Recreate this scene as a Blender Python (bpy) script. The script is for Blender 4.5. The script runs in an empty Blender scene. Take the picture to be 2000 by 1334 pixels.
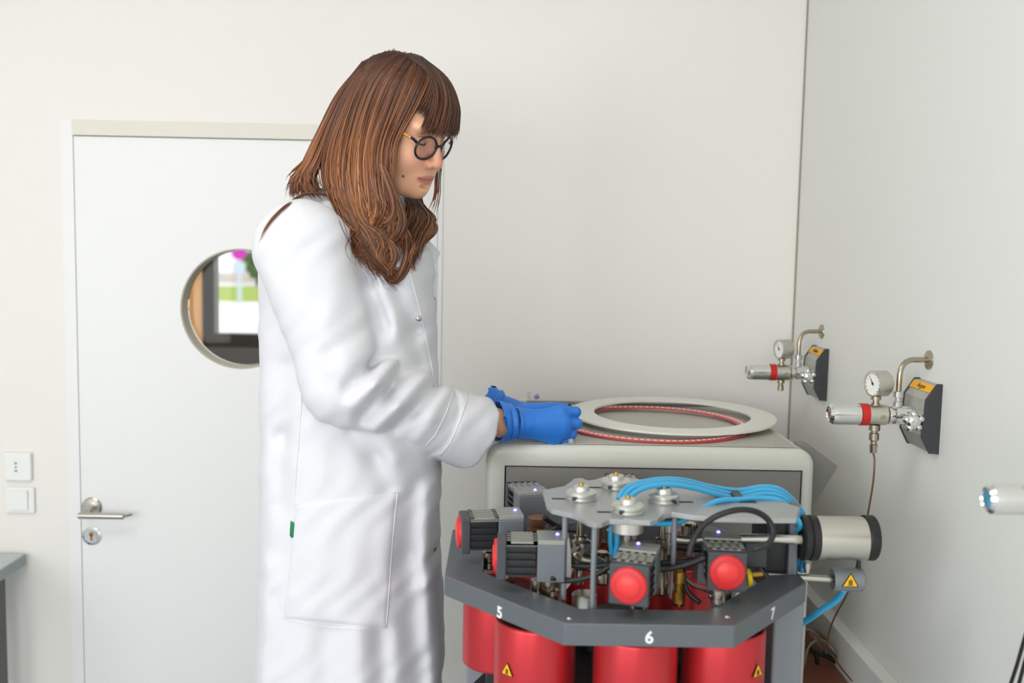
import bpy, bmesh, math, random
import numpy as np
from mathutils import Vector, Matrix

sc = bpy.context.scene
col = sc.collection
PI = math.pi
# ------------------------------------------------------------------ camera
EYE = 1.60
FPX = 1944.0
pitch = math.atan(180/FPX); roll = 0.0192; yaw = 0.0093
Fw = Vector((math.sin(yaw)*math.cos(pitch), math.cos(yaw)*math.cos(pitch), -math.sin(pitch)))
r0 = Vector((math.cos(yaw), -math.sin(yaw), 0)); u0 = r0.cross(Fw)
Rt = r0*math.cos(roll) + u0*math.sin(roll); Up = Rt.cross(Fw)
cam = bpy.data.cameras.new('camera'); camo = bpy.data.objects.new('camera', cam); col.objects.link(camo)
cam.sensor_width = 36; cam.lens = FPX/2000*36
cam.clip_start = 0.05; cam.clip_end = 300
camo.matrix_world = Matrix(((Rt.x, Up.x, -Fw.x, 0), (Rt.y, Up.y, -Fw.y, 0), (Rt.z, Up.z, -Fw.z, EYE), (0, 0, 0, 1)))
cam.dof.use_dof = True; cam.dof.focus_distance = 1.80; cam.dof.aperture_fstop = 3.2
sc.camera = camo

# ------------------------------------------------------------------ light
w = bpy.data.worlds.new('sky'); sc.world = w; w.use_nodes = True
bg = w.node_tree.nodes['Background']; bg.inputs[0].default_value = (0.93, 0.96, 1, 1); bg.inputs[1].default_value = 1.3
def area(name, loc, target, sx, sy, power, color):
    L = bpy.data.lights.new(name, 'AREA'); L.shape = 'RECTANGLE'; L.size = sx; L.size_y = sy
    L.energy = power; L.color = color
    o = bpy.data.objects.new(name, L); col.objects.link(o); o.location = loc
    o.rotation_euler = (Vector(target)-Vector(loc)).to_track_quat('-Z', 'Y').to_euler()
    return o
area('unseen_window_light', (-2.50, -1.35, 1.65), (0.0, 2.0, 1.2), 1.5, 1.5, 40, (0.95, 0.975, 1.0))
area('unseen_window_light', (-0.75, -2.10, 1.75), (-0.1, 2.2, 1.4), 1.5, 1.3, 36, (1.0, 0.985, 0.955))  # unseen front window's lamp, shifted and raised to fill the back wall
area('ceiling_fill_light', (-0.9, 0.9, 2.70), (-0.9, 0.9, 0), 1.2, 0.6, 12, (1.0, 0.96, 0.90))
area('corridor_fill_light', (-0.9, 3.3, 2.45), (-0.9, 3.3, 0), 1.6, 0.5, 26, (1.0, 0.95, 0.88))  # no lamp seen here; fill added to brighten the corridor's wood
sun = bpy.data.lights.new('sun', 'SUN'); sun.energy = 2.2; sun.angle = 0.02; suno = bpy.data.objects.new('sun', sun); col.objects.link(suno)
suno.rotation_euler = (math.radians(50), 0, math.radians(150))
sc.view_settings.view_transform = 'Standard'; sc.view_settings.look = 'None'
sc.view_settings.exposure = 0.0; sc.view_settings.gamma = 1.0; sc.view_settings.use_curve_mapping = False

# ------------------------------------------------------------------ measuring helpers (photo pixel + distance -> metres)
CAM = Vector((0, 0, EYE))
def ray(px, py): return Fw*FPX + Rt*(px-1000) - Up*(py-667)
def at(px, py, Y):
    d = ray(px, py); return CAM + d*(Y/d.y)
def onz(px, py, z):
    d = ray(px, py); return CAM + d*((z-EYE)/d.z)
def onx(px, py, x):
    d = ray(px, py); return CAM + d*(x/d.x)

# ------------------------------------------------------------------ materials
def srgb(r, g, b):
    f = lambda c: c/12.92 if c <= 0.04045 else ((c+0.055)/1.055)**2.4
    return (f(r/255), f(g/255), f(b/255), 1)
MAT = {}
def mat(name, rgb, rough=0.5, metal=0.0, noise=0.0, nscale=30, bump=0.0, bscale=200, spec=None, alpha=1.0, trans=0.0, emis=None, estr=0, sub=0, coat=0, aniso=None):
    m = bpy.data.materials.new(name); m.use_nodes = True; nt = m.node_tree; b = nt.nodes['Principled BSDF']
    c = srgb(*rgb); b.inputs['Base Color'].default_value = c
    b.inputs['Roughness'].default_value = rough; b.inputs['Metallic'].default_value = metal
    if spec is not None: b.inputs['Specular IOR Level'].default_value = spec
    if trans: b.inputs['Transmission Weight'].default_value = trans
    if alpha < 1: b.inputs['Alpha'].default_value = alpha
    if coat: b.inputs['Coat Weight'].default_value = coat
    if sub: b.inputs['Subsurface Weight'].default_value = sub; b.inputs['Subsurface Radius'].default_value = (0.01, 0.004, 0.002); b.inputs['Subsurface Scale'].default_value = 0.6
    if emis: b.inputs['Emission Color'].default_value = srgb(*emis); b.inputs['Emission Strength'].default_value = estr
    tc = nt.nodes.new('ShaderNodeTexCoord')
    if noise:
        n = nt.nodes.new('ShaderNodeTexNoise'); n.inputs['Scale'].default_value = nscale; n.inputs['Detail'].default_value = 4
        nt.links.new(tc.outputs['Object'], n.inputs['Vector'])
        mx = nt.nodes.new('ShaderNodeMix'); mx.data_type = 'RGBA'
        mx.inputs[6].default_value = tuple(x*(1-noise) for x in c[:3])+(1,); mx.inputs[7].default_value = tuple(min(1, x*(1+noise)) for x in c[:3])+(1,)
        nt.links.new(n.outputs[0], mx.inputs[0]); nt.links.new(mx.outputs[2], b.inputs['Base Color'])
    if bump:
        n = nt.nodes.new('ShaderNodeTexNoise'); n.inputs['Scale'].default_value = bscale; n.inputs['Detail'].default_value = 3
        nt.links.new(tc.outputs['Object'], n.inputs['Vector'])
        bp = nt.nodes.new('ShaderNodeBump'); bp.inputs['Strength'].default_value = bump; bp.inputs['Distance'].default_value = 0.002
        nt.links.new(n.outputs[0], bp.inputs['Height']); nt.links.new(bp.outputs[0], b.inputs['Normal'])
    MAT[name] = m; return m
mat('wall_paint', (238, 235, 230), 0.6, noise=0.01, nscale=3, bump=0.05, bscale=260)
mat('door_paint', (239, 239, 238), 0.42, noise=0.008, nscale=3)
mat('trim_beige', (226, 221, 211), 0.5)
mat('liner_grey', (176, 172, 156), 0.5)
mat('wall_paint_dimmed', (229, 230, 225), 0.6, noise=0.01, nscale=3, bump=0.05, bscale=260)  # greyer copy of the wall paint: right wall's weaker light put into colour
mat('joint_dark', (150, 144, 126), 0.8)
mat('vinyl', (184, 194, 206), 0.4, noise=0.06, nscale=40)  # unseen floor, tinted blue-grey so its bounce cools the lower walls
mat('ceiling_white', (240, 240, 238), 0.8, bump=0.1)
mat('steel', (196, 192, 184), 0.28, 1.0)
mat('chrome', (225, 225, 222), 0.10, 1.0)
mat('brushed', (205, 202, 192), 0.32, 1.0, noise=0.05, nscale=8)
mat('alu', (212, 212, 206), 0.38, 0.85)
mat('nickel', (176, 166, 148), 0.25, 1.0)
mat('brass', (190, 150, 70), 0.3, 1.0)
mat('copper_tube', (120, 84, 62), 0.4, 0.3)
mat('casing', (205, 206, 196), 0.36, noise=0.01)
mat('casing_top', (176, 174, 164), 0.42, noise=0.02)
mat('panel_grey', (124, 122, 118), 0.5, noise=0.03, nscale=8)
mat('groove', (30, 30, 30), 0.7)
mat('plate_grey', (104, 109, 114), 0.42, 0.35, noise=0.04, nscale=25)
mat('plate_light', (168, 170, 170), 0.36, 0.45, noise=0.03, nscale=20)
mat('frame_grey', (128, 133, 138), 0.45, 0.2)
mat('red_anodised', (202, 58, 63), 0.36, 0.65)
mat('red_dark', (92, 16, 18), 0.5, 0.2)
mat('red_plastic', (232, 58, 56), 0.42)
mat('red_rim', (206, 36, 40), 0.42)
mat('black_plastic', (34, 35, 38), 0.42)
mat('black_rubber', (24, 24, 25), 0.5)
mat('motor_grey', (62, 65, 70), 0.45)
mat('gear_grey', (112, 117, 124), 0.42, 0.2)
mat('gear_mid', (150, 150, 143), 0.45, 0.2)
mat('gear_top', (150, 151, 145), 0.45, 0.2)
mat('led', (120, 120, 255), 0.4, emis=(110, 110, 255), estr=6)
mat('yellow_sign', (245, 190, 10), 0.5)
mat('sign_black', (40, 24, 4), 0.6)
mat('sticker_yellow', (244, 176, 20), 0.5)
mat('ink', (66, 48, 12), 0.6)
mat('white_print', (232, 234, 235), 0.5)
mat('blue_hose', (52, 164, 214), 0.22, coat=0.4)
mat('yellow_hose', (226, 200, 10), 0.4)
mat('white_acrylic', (238, 238, 228), 0.25, alpha=0.88)
mat('red_acrylic', (222, 62, 62), 0.2, alpha=0.72)
mat('ring_mark', (250, 246, 242), 0.4)
mat('socket_white', (240, 241, 238), 0.35)
mat('socket_hole', (150, 165, 170), 0.6)
mat('table_top', (190, 196, 196), 0.45)
mat('table_edge', (150, 158, 160), 0.5)
mat('table_leg', (92, 92, 92), 0.5)
mat('bench_wood', (126, 72, 50), 0.5, noise=0.2, nscale=12)
mat('gauge_face', (236, 236, 230), 0.4)
mat('bracket_cover', (176, 178, 170), 0.42, 0.35)
mat('bracket_cap', (54, 54, 57), 0.5)
mat('reg_red', (196, 26, 26), 0.4)
mat('wood_panel', (226, 186, 138), 0.5, noise=0.1, nscale=6)
mat('black_frame', (34, 32, 33), 0.35)
mat('dark_sill', (84, 90, 94), 0.25)
mat('grass', (150, 168, 62), 0.9, noise=0.25, nscale=2)
mat('paving', (228, 222, 218), 0.8, noise=0.05, nscale=1)
mat('facade', (226, 214, 208), 0.8)
mat('tree_leaf', (92, 118, 70), 0.8, noise=0.3, nscale=3)
mat('bark', (90, 72, 56), 0.9)
mat('sign_pole', (214, 226, 236), 0.4, 0.3)
mat('sign_magenta', (214, 40, 190), 0.5)
mat('sign_blue', (60, 80, 190), 0.5)
mat('vial', (220, 226, 240), 0.1, alpha=0.55)
mat('vial_cap', (150, 140, 200), 0.4)
mat('cable_grey', (128, 120, 104), 0.5)
def glass(name, tint, rough=0.0, ior=1.2):
    m = bpy.data.materials.new(name); m.use_nodes = True; nt = m.node_tree
    for n in list(nt.nodes): nt.nodes.remove(n)
    o = nt.nodes.new('ShaderNodeOutputMaterial'); t = nt.nodes.new('ShaderNodeBsdfTransparent'); g = nt.nodes.new('ShaderNodeBsdfGlossy')
    t.inputs[0].default_value = tint; g.inputs['Roughness'].default_value = rough
    fr = nt.nodes.new('ShaderNodeFresnel'); fr.inputs[0].default_value = ior
    mx = nt.nodes.new('ShaderNodeMixShader'); nt.links.new(fr.outputs[0], mx.inputs[0]); nt.links.new(t.outputs[0], mx.inputs[1]); nt.links.new(g.outputs[0], mx.inputs[2])
    nt.links.new(mx.outputs[0], o.inputs[0]); MAT[name] = m
glass('window_glass', (0.97, 0.98, 0.97, 1)); glass('lens_glass', (0.95, 0.93, 0.96, 1)); glass('gauge_glass', (0.98, 0.98, 0.98, 1))

# ------------------------------------------------------------------ mesh builder
class MB:
    def __init__(s): s.bm = bmesh.new(); s.mi = 0
    def _new(s, verts, faces, smooth=False):
        vs = [s.bm.verts.new(v) for v in verts]
        for f in faces:
            try:
                fc = s.bm.faces.new([vs[i] for i in f]); fc.material_index = s.mi; fc.smooth = smooth
            except ValueError: pass
        return s
    def box(s, a, b, M=None, bev=0.0):
        x0, y0, z0 = a; x1, y1, z1 = b
        if x0 > x1: x0, x1 = x1, x0
        if y0 > y1: y0, y1 = y1, y0
        if z0 > z1: z0, z1 = z1, z0
        t = bmesh.new()
        vs = [t.verts.new(v) for v in ((x0,y0,z0),(x1,y0,z0),(x1,y1,z0),(x0,y1,z0),(x0,y0,z1),(x1,y0,z1),(x1,y1,z1),(x0,y1,z1))]
        for f in ((3,2,1,0),(4,5,6,7),(0,1,5,4),(1,2,6,5),(2,3,7,6),(3,0,4,7)): t.faces.new([vs[i] for i in f])
        if bev: bmesh.ops.bevel(t, geom=t.edges[:], offset=bev, segments=2, affect='EDGES', profile=0.5)
        return s._merge(t, M)
    def _merge(s, t, M=None, smooth=False):
        if M is not None: t.transform(M)
        t.verts.index_update()
        vs = [s.bm.verts.new(v.co) for v in t.verts]
        for f in t.faces:
            try:
                fc = s.bm.faces.new([vs[v.index] for v in f.verts]); fc.material_index = s.mi; fc.smooth = smooth or f.smooth
            except ValueError: pass
        t.free(); return s
    def prism(s, poly, axis, M=None, bev=0.0):
        """poly: 3-D outline points, axis: extrusion vector"""
        t = bmesh.new(); n = len(poly); ax = Vector(axis)
        a = [t.verts.new(Vector(p)) for p in poly]; b = [t.verts.new(Vector(p)+ax) for p in poly]
        t.faces.new(a); t.faces.new(b[::-1])
        for i in range(n): t.faces.new((a[i], b[i], b[(i+1) % n], a[(i+1) % n]))
        bmesh.ops.recalc_face_normals(t, faces=t.faces[:])
        if bev: bmesh.ops.bevel(t, geom=t.edges[:], offset=bev, segments=2, affect='EDGES', profile=0.5)
        return s._merge(t, M)
    def lathe(s, prof, o, d, n=32, smooth=True, close=False):
        """prof: list of (radius, distance along axis) from o in direction d"""
        o = Vector(o); d = Vector(d).normalized(); q = d.to_track_quat('Z', 'Y'); X = q @ Vector((1,0,0)); Y = q @ Vector((0,1,0))
        rings = []
        for r, h in prof:
            if r < 1e-6: rings.append([s.bm.verts.new(o+d*h)])
            else: rings.append([s.bm.verts.new(o+d*h+X*(r*math.cos(2*PI*k/n))+Y*(r*math.sin(2*PI*k/n))) for k in range(n)])
        pr = list(zip(rings, rings[1:]))
        if close: pr.append((rings[-1], rings[0]))
        for i, (A, B) in enumerate(pr):
            for k in range(n):
                k2 = (k+1) % n
                if len(A) == 1 and len(B) == 1: continue
                if len(A) == 1: f = (A[0], B[k2], B[k])
                elif len(B) == 1: f = (A[k], A[k2], B[0])
                else: f = (A[k], A[k2], B[k2], B[k])
                try:
                    fc = s.bm.faces.new(f); fc.material_index = s.mi
                    fc.smooth = smooth
                except ValueError: pass
        return s
    def cyl(s, a, b, r, n=24, r2=None, bev=0.0):
        a = Vector(a); b = Vector(b); L = (b-a).length; r2 = r if r2 is None else r2
        if bev: p = [(0, 0), (r-bev, 0), (r, bev), (r2, L-bev), (r2-bev, L), (0, L)]
        else: p = [(0, 0), (r, 0), (r2, L), (0, L)]
        s.lathe_sharp(p, a, b-a, n); return s
    def lathe_sharp(s, prof, o, d, n=32):
        """each profile step becomes its own band, so corners stay crisp"""
        for p, q in zip(prof, prof[1:]): s.lathe([p, q], o, d, n)
        return s
    def tube(s, pts, r, n=10, smooth=3, taper=None, cap=True):
        P = spline(pts, smooth) if smooth else [Vector(p) for p in pts]
        m = len(P); T = [(P[min(i+1, m-1)]-P[max(i-1, 0)]).normalized() for i in range(m)]
        up = Vector((0,0,1)) if abs(T[0].z) < 0.9 else Vector((1,0,0)); N = (up-T[0]*up.dot(T[0])).normalized(); rings = []
        for i in range(m):
            N = (N-T[i]*N.dot(T[i])); N = N.normalized() if N.length > 1e-8 else T[i].orthogonal().normalized(); Bn = T[i].cross(N)
            rr = r if taper is None else r*taper(i/(m-1))
            rings.append([s.bm.verts.new(P[i]+N*(rr*math.cos(2*PI*k/n))+Bn*(rr*math.sin(2*PI*k/n))) for k in range(n)])
        for A, B in zip(rings, rings[1:]):
            for k in range(n):
                fc = s.bm.faces.new((A[k], A[(k+1)%n], B[(k+1)%n], B[k])); fc.smooth = True; fc.material_index = s.mi
        if cap:
            for Rg in (rings[0][::-1], rings[-1]):
                fc = s.bm.faces.new(Rg); fc.material_index = s.mi
        return s
    def ball(s, c, r, n=16, sz=None):
        t = bmesh.new(); bmesh.ops.create_uvsphere(t, u_segments=n, v_segments=max(6, n//2), radius=1.0)
        for f in t.faces: f.smooth = True
        sx, sy, szz = (r, r, r) if sz is None else sz
        return s._merge(t, Matrix.Translation(Vector(c)) @ Matrix.Diagonal((sx, sy, szz, 1)))
    def mesh(s, name):
        bmesh.ops.recalc_face_normals(s.bm, faces=s.bm.faces[:])
        me = bpy.data.meshes.new(name); s.bm.to_mesh(me); s.bm.free(); return me
def spline(pts, sub=4):
    P = [Vector(p) for p in pts]
    if len(P) < 3: return P
    out = []
    for i in range(len(P)-1):
        p0 = P[i-1] if i else P[0]*2-P[1]; p1 = P[i]; p2 = P[i+1]; p3 = P[i+2] if i+2 < len(P) else P[-1]*2-P[-2]
        for k in range(sub):
            t = k/sub; out.append(0.5*((2*p1)+(p2-p0)*t+(2*p0-5*p1+4*p2-p3)*t*t+(3*p1-p0-3*p2+p3)*t*t*t))
    out.append(P[-1]); return out
ORG = {}
def thing(name, label, cat, loc=(0,0,0), group=None):
    o = bpy.data.objects.new(name, None); o.empty_display_size = 0.05; col.objects.link(o); o.location = loc
    ORG[o] = Vector(loc); tag(o, label, cat, group); return o
def tag(o, label=None, cat=None, group=None, kind=None):
    if label: o['label'] = label
    if cat: o['category'] = cat
    if group: o['group'] = group
    if kind: o['kind'] = kind
    return o
def put(name, mb, mats, parent=None, label=None):
    """link a builder (or a ready mesh) given in world coordinates as one object"""
    me = mb.mesh(name) if isinstance(mb, MB) else mb
    for m in (mats if isinstance(mats, (list, tuple)) else [mats]): me.materials.append(MAT[m] if isinstance(m, str) else m)
    o = bpy.data.objects.new(name, me); col.objects.link(o)
    if parent is not None:
        o.parent = parent; me.transform(Matrix.Translation(-ORG[parent])); ORG[o] = ORG[parent]
    else: ORG[o] = Vector((0,0,0))
    if label: o['label'] = label
    return o
def solo(name, mb, mats, label, cat, loc, group=None):
    o = put(name, mb, mats); o.data.transform(Matrix.Translation(-Vector(loc))); o.location = loc; ORG[o] = Vector(loc)
    return tag(o, label, cat, group)
def struct(name, mb, mats, parent=None):
    o = put(name, mb, mats, parent)
    if parent is None: o['kind'] = 'structure'
    return o
def copy_tree(o, parent=None):
    c = o.copy(); col.objects.link(c); c.parent = parent
    for ch in list(o.children): copy_tree(ch, c)
    return c
def text_mesh(s, size, M, depth=0.0006, font_bold=0.0):
    cu = bpy.data.curves.new('writing', 'FONT'); cu.body = s; cu.size = size; cu.align_x = 'CENTER'; cu.align_y = 'CENTER'; cu.extrude = depth; cu.offset = font_bold
    o = bpy.data.objects.new('writing', cu); col.objects.link(o)
    dg = bpy.context.evaluated_depsgraph_get(); me = bpy.data.meshes.new_from_object(o.evaluated_get(dg)); me.transform(M)
    bpy.data.objects.remove(o); return me
def frame_m(o, x, y):
    """matrix with origin o, local x and y directions, z = x cross y"""
    x = Vector(x).normalized(); y = Vector(y); y = (y-x*y.dot(x)).normalized(); z = x.cross(y)
    return Matrix(((x.x,y.x,z.x,o[0]),(x.y,y.y,z.y,o[1]),(x.z,y.z,z.z,o[2]),(0,0,0,1)))

# ================================================================== ROOM
WB = 2.56                                   # back wall distance
WX = at(1557, 487, WB).x                    # right wall
XL, YF, CZ = -2.60, -2.20, 2.75
def wall_with_hole(pts, hole, thick_vec, M2W):
    """rectangle u0..u1, v0..v1 with a rectangular hole; M2W maps (u, v) to 3-D"""
    u0, u1, v0, v1 = pts; a0, a1, b0, b1 = hole; m = MB()
    for (p, q, r, s) in ((u0, a0, v0, v1), (a1, u1, v0, v1), (a0, a1, b1, v1), (a0, a1, v0, b0)):
        if q-p > 1e-6 and s-r > 1e-6: m.prism([M2W(p, r), M2W(q, r), M2W(q, s), M2W(p, s)], thick_vec)
    return m
struct('floor', MB().box((XL-0.1, YF-0.1, -0.1), (WX+0.1, WB+0.12, 0)), 'vinyl')
struct('ceiling', MB().box((XL-0.1, YF-0.1, CZ), (WX+0.1, WB+0.12, CZ+0.1)), 'ceiling_white')
struct('wall_right', MB().box((WX, YF-0.1, 0), (WX+0.1, WB+0.12, CZ)), 'wall_paint_dimmed')
# door opening
dl = at(147, 470, WB).x; dr = at(855, 470, WB).x; dtop = at(400, 270, WB).z
struct('wall_back', wall_with_hole((XL-0.1, WX, 0, CZ), (dl-0.002, dr+0.002, 0, dtop+0.0385), (0, 0.12, 0), lambda u, v: (u, WB, v)), 'wall_paint')
struct('wall_left', wall_with_hole((YF-0.1, WB, 0, CZ), (-2.1, -0.55, 0.82, 2.42), (-0.12, 0, 0), lambda u, v: (XL, u, v)), 'wall_paint')
struct('wall_front', wall_with_hole((XL, WX, 0, CZ), (-1.55, 0.05, 1.05, 2.45), (0, -0.12, 0), lambda u, v: (u, YF, v)), 'wall_paint')
def window(name, lo, hi, axis):
    fr = MB(); t = 0.05
    if axis == 'x':
        x = lo[0]
        for (a, b) in (((lo[1], lo[2]), (lo[1]+t, hi[2])), ((hi[1]-t, lo[2]), (hi[1], hi[2])), ((lo[1]+t, lo[2]), (hi[1]-t, lo[2]+t)), ((lo[1]+t, hi[2]-t), (hi[1]-t, hi[2])), (((lo[1]+hi[1])/2-0.025, lo[2]+t), ((lo[1]+hi[1])/2+0.025, hi[2]-t))):
            fr.box((x-0.09, a[0], a[1]), (x-0.03, b[0], b[1]))
        pane = MB().box((x-0.064, lo[1]+t, lo[2]+t), (x-0.058, hi[1]-t, hi[2]-t))
    else:
        y = lo[1]
        for (a, b) in (((lo[0], lo[2]), (lo[0]+t, hi[2])), ((hi[0]-t, lo[2]), (hi[0], hi[2])), ((lo[0]+t, lo[2]), (hi[0]-t, lo[2]+t)), ((lo[0]+t, hi[2]-t), (hi[0]-t, hi[2])), (((lo[0]+hi[0])/2-0.025, lo[2]+t), ((lo[0]+hi[0])/2+0.025, hi[2]-t))):
            fr.box((a[0], y-0.09, a[1]), (b[0], y-0.03, b[1]))
        pane = MB().box((lo[0]+t, y-0.064, lo[2]+t), (hi[0]-t, y-0.058, hi[2]-t))
    w_ = struct(name, fr, 'door_paint'); put('pane', pane, 'window_glass', w_)
window('window_1', (XL, -2.1, 0.82), (XL, -0.55, 2.42), 'x')
window('window_2', (-1.55, YF, 1.05), (0.05, YF, 2.45), 'y')  # unseen; placed behind the camera for its frontal light
# joint in the corner and wall duct
struct('trim_1', MB().box((WX-0.0035, WB-0.0035, 0), (WX, WB, CZ)), 'joint_dark')
struct('trim_2', MB().box((WX-0.029, -1.5, 0.30), (WX, WB, 0.808), bev=0.002), 'wall_paint_dimmed')
struct('baseboard_back', MB().box((XL, WB-0.012, 0), (dl-0.05, WB, 0.07)), 'trim_beige')
# door
fm = MB()
zt = dtop
for a, b in ((dl-0.030, dl), (dr, dr+0.012)): fm.box((a, WB-0.003, 0), (b, WB+0.10, zt+0.038))
fm.box((dl, WB+0.046, 0), (dl+0.02, WB+0.10, zt)); fm.box((dr-0.02, WB+0.046, 0), (dr, WB+0.10, zt)); fm.box((dl, WB+0.046, zt-0.02), (dr, WB+0.10, zt+0.003))
struct('trim_3', fm, 'door_paint')
struct('trim_4', MB().box((dl, WB-0.008, zt+0.001), (dr, WB+0.05, zt+0.0385), bev=0.001), 'trim_beige')
pc = at(470, 604, WB); pr = 0.155
def door_leaf():
    m = MB(); n = 64; x0, x1, z0, z1 = dl+0.0008, dr-0.0015, 0.005, zt-0.0008
    for y, flip in ((WB+0.0005, 0), (WB+0.043, 1)):
        ring = [m.bm.verts.new((pc.x+pr*math.cos(2*PI*k/n), y, pc.z+pr*math.sin(2*PI*k/n))) for k in range(n)]
        out = []
        for k in range(n):
            c, s = math.cos(2*PI*k/n), math.sin(2*PI*k/n)
            tx = ((x1-pc.x) if c > 0 else (x0-pc.x))/c if abs(c) > 1e-9 else 1e9
            tz = ((z1-pc.z) if s > 0 else (z0-pc.z))/s if abs(s) > 1e-9 else 1e9
            t = min(tx, tz); out.append(m.bm.verts.new((pc.x+c*t, y, pc.z+s*t)))
        cs = [m.bm.verts.new((x, y, z)) for x, z in ((x0, z0), (x1, z0), (x1, z1), (x0, z1))]
        for k in range(n):
            a, b = out[k], out[(k+1) % n]
            f = [ring[k], a, b, ring[(k+1) % n]]
            if abs(a.co.x-b.co.x) > 1e-6 and abs(a.co.z-b.co.z) > 1e-6:
                c = min(cs, key=lambda v: (v.co-(a.co+b.co)/2).length); f = [ring[k], a, c, b, ring[(k+1) % n]]
            m.bm.faces.new(f if not flip else f[::-1])
    m.box((x0, WB+0.003, z0), (x0+0.001, WB+0.043, z1)); m.box((x1-0.001, WB+0.003, z0), (x1, WB+0.043, z1)); m.box((x0, WB+0.003, z1-0.001), (x1, WB+0.043, z1))
    return m
door = struct('door_1', door_leaf(), 'door_paint')
put('porthole_liner', MB().lathe_sharp([(pr+0.002, 0), (pr-0.004, 0), (pr-0.004, 0.052), (pr+0.002, 0.052)], (pc.x, WB+0.001, pc.z), (0, 1, 0), 72), 'liner_grey', door, 'grey round liner of the door window')
put('glass_pane', MB().lathe_sharp([(0, 0), (pr-0.006, 0), (pr-0.006, 0.006), (0, 0.006)], (pc.x, WB+0.045, pc.z), (0, 1, 0), 64), 'window_glass', door)
hp = at(180, 990, WB); kp = at(180, 1046, WB)
h = put('door_handle', MB().lathe_sharp([(0, 0), (0.025, 0), (0.026, -0.006), (0.022, -0.009), (0.010, -0.010), (0.010, -0.048), (0, -0.048)], (hp.x, WB+0.003, hp.z), (0, 1, 0)).tube([(hp.x, WB-0.02, hp.z-0.004), (hp.x, WB-0.045, hp.z-0.004)], 0.0095, 14, 0).cyl((hp.x-0.014, WB-0.05, hp.z-0.010), (hp.x+0.102, WB-0.05, hp.z-0.010), 0.0085, 20, bev=0.001).cyl((hp.x+0.100, WB-0.05, hp.z-0.010), (hp.x+0.116, WB-0.036, hp.z-0.008), 0.004, 12), 'steel', door, 'brushed steel lever handle on round rosette')
lk = put('lock_rosette', MB().lathe_sharp([(0, -0.008), (0.019, -0.008), (0.025, -0.005), (0.0255, 0)], (kp.x, WB+0.003, kp.z), (0, 1, 0)), 'chrome', door, 'round chrome keyhole rosette')
put('keyhole', MB().lathe_sharp([(0, -0.0095), (0.006, -0.0095), (0.006, -0.007)], (kp.x, WB+0.003, kp.z+0.006), (0, 1, 0), 16).box((kp.x-0.003, WB-0.0065, kp.z-0.012), (kp.x+0.003, WB-0.004, kp.z+0.004)), 'brass', lk)
bp_ = at(139, 972, WB); put('latch_plate', MB().box((bp_.x-0.003, WB-0.002, bp_.z-0.010), (bp_.x+0.002, WB+0.004, bp_.z+0.010)), 'brass', door, 'small brass latch plate')
# socket and switch
q = at(39, 910, WB); so = thing('wall_socket', 'square white power socket on the wall left of the door', 'socket', (q.x, WB, q.z))
put('cover_plate', MB().box((q.x-0.035, WB-0.014, q.z-0.037), (q.x+0.034, WB, q.z+0.037), bev=0.004), 'socket_white', so)
ci = put('contact_insert', MB().lathe_sharp([(0.019, -0.0006), (0.018, 0.0), (0, 0.0002)], (q.x-0.004, WB-0.0138, q.z), (0, 1, 0), 32), 'socket_white', so)
put('contact_holes', MB().ball((q.x-0.004, WB-0.0142, q.z+0.010), 0.004, 10, (0.0042, 0.002, 0.0032)).ball((q.x-0.004, WB-0.0142, q.z), 0.004, 10, (0.003, 0.002, 0.003)).ball((q.x-0.004, WB-0.0142, q.z-0.010), 0.004, 10, (0.0042, 0.002, 0.0032)), 'socket_hole', ci)
q = at(42, 975, WB); so = thing('light_switch', 'white rocker light switch below the wall socket', 'switch', (q.x, WB, q.z))
put('frame', MB().box((q.x-0.037, WB-0.010, q.z-0.035), (q.x+0.037, WB, q.z+0.034), bev=0.003), 'socket_white', so)
put('rocker', MB().prism([(q.x-0.027, WB-0.010, q.z-0.026), (q.x+0.022, WB-0.010, q.z-0.026), (q.x+0.022, WB-0.013, q.z+0.026), (q.x-0.027, WB-0.017, q.z+0.026), (q.x-0.027, WB-0.012, q.z-0.026)][:3]+[(q.x+0.022, WB-0.010, q.z+0.026), (q.x-0.027, WB-0.010, q.z+0.026)], (0, -0.004, 0), bev=0.001), 'socket_white', so)
# ---------- corridor and outdoors behind the porthole
CY = 4.30
cx0 = at(398, 600, CY).x; cx1 = at(421, 600, CY).x; cz1 = at(470, 652, CY).z; cz0 = at(470, 676, CY).z
struct('floor_corridor', MB().box((-2.6, WB+0.12, -0.1), (1.2, CY+0.2, 0)), 'dark_sill')
struct('ceiling_corridor', MB().box((-2.6, WB+0.12, 2.5), (1.2, CY+0.2, 2.6)), 'ceiling_white')
wx1 = -0.15
struct('wall_corridor', wall_with_hole((-2.6, 1.2, 0, 2.5), (cx0, wx1, 0, 2.25), (0, 0.15, 0), lambda u, v: (u, CY, v)).box((-2.6, CY-0.03, 0), (at(376, 600, CY).x, CY, 2.5)), 'wood_panel')
struct('wall_corridor_left', MB().box((-2.7, WB+0.12, 0), (-2.6, CY+0.2, 2.5)), 'wood_panel')
struct('wall_corridor_right', MB().box((1.2, WB+0.12, 0), (1.3, CY+0.2, 2.5)), 'wood_panel')
wf = MB(); t = cx1-cx0; ft = cz1-cz0
wf.box((cx0, CY-0.02, cz0), (cx1, CY+0.05, 2.25)); wf.box((wx1-t, CY-0.02, cz0), (wx1, CY+0.05, 2.25)); wf.box((cx1, CY-0.02, cz0), (wx1-t, CY+0.05, cz1)); wf.box((cx1, CY-0.02, 2.25-t), (wx1-t, CY+0.05, 2.25))
w3 = struct('window_3', wf, 'black_frame')
put('pane', MB().box((cx1, CY+0.04, cz1), (wx1-t, CY+0.046, 2.25-t)), 'window_glass', w3)
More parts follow.
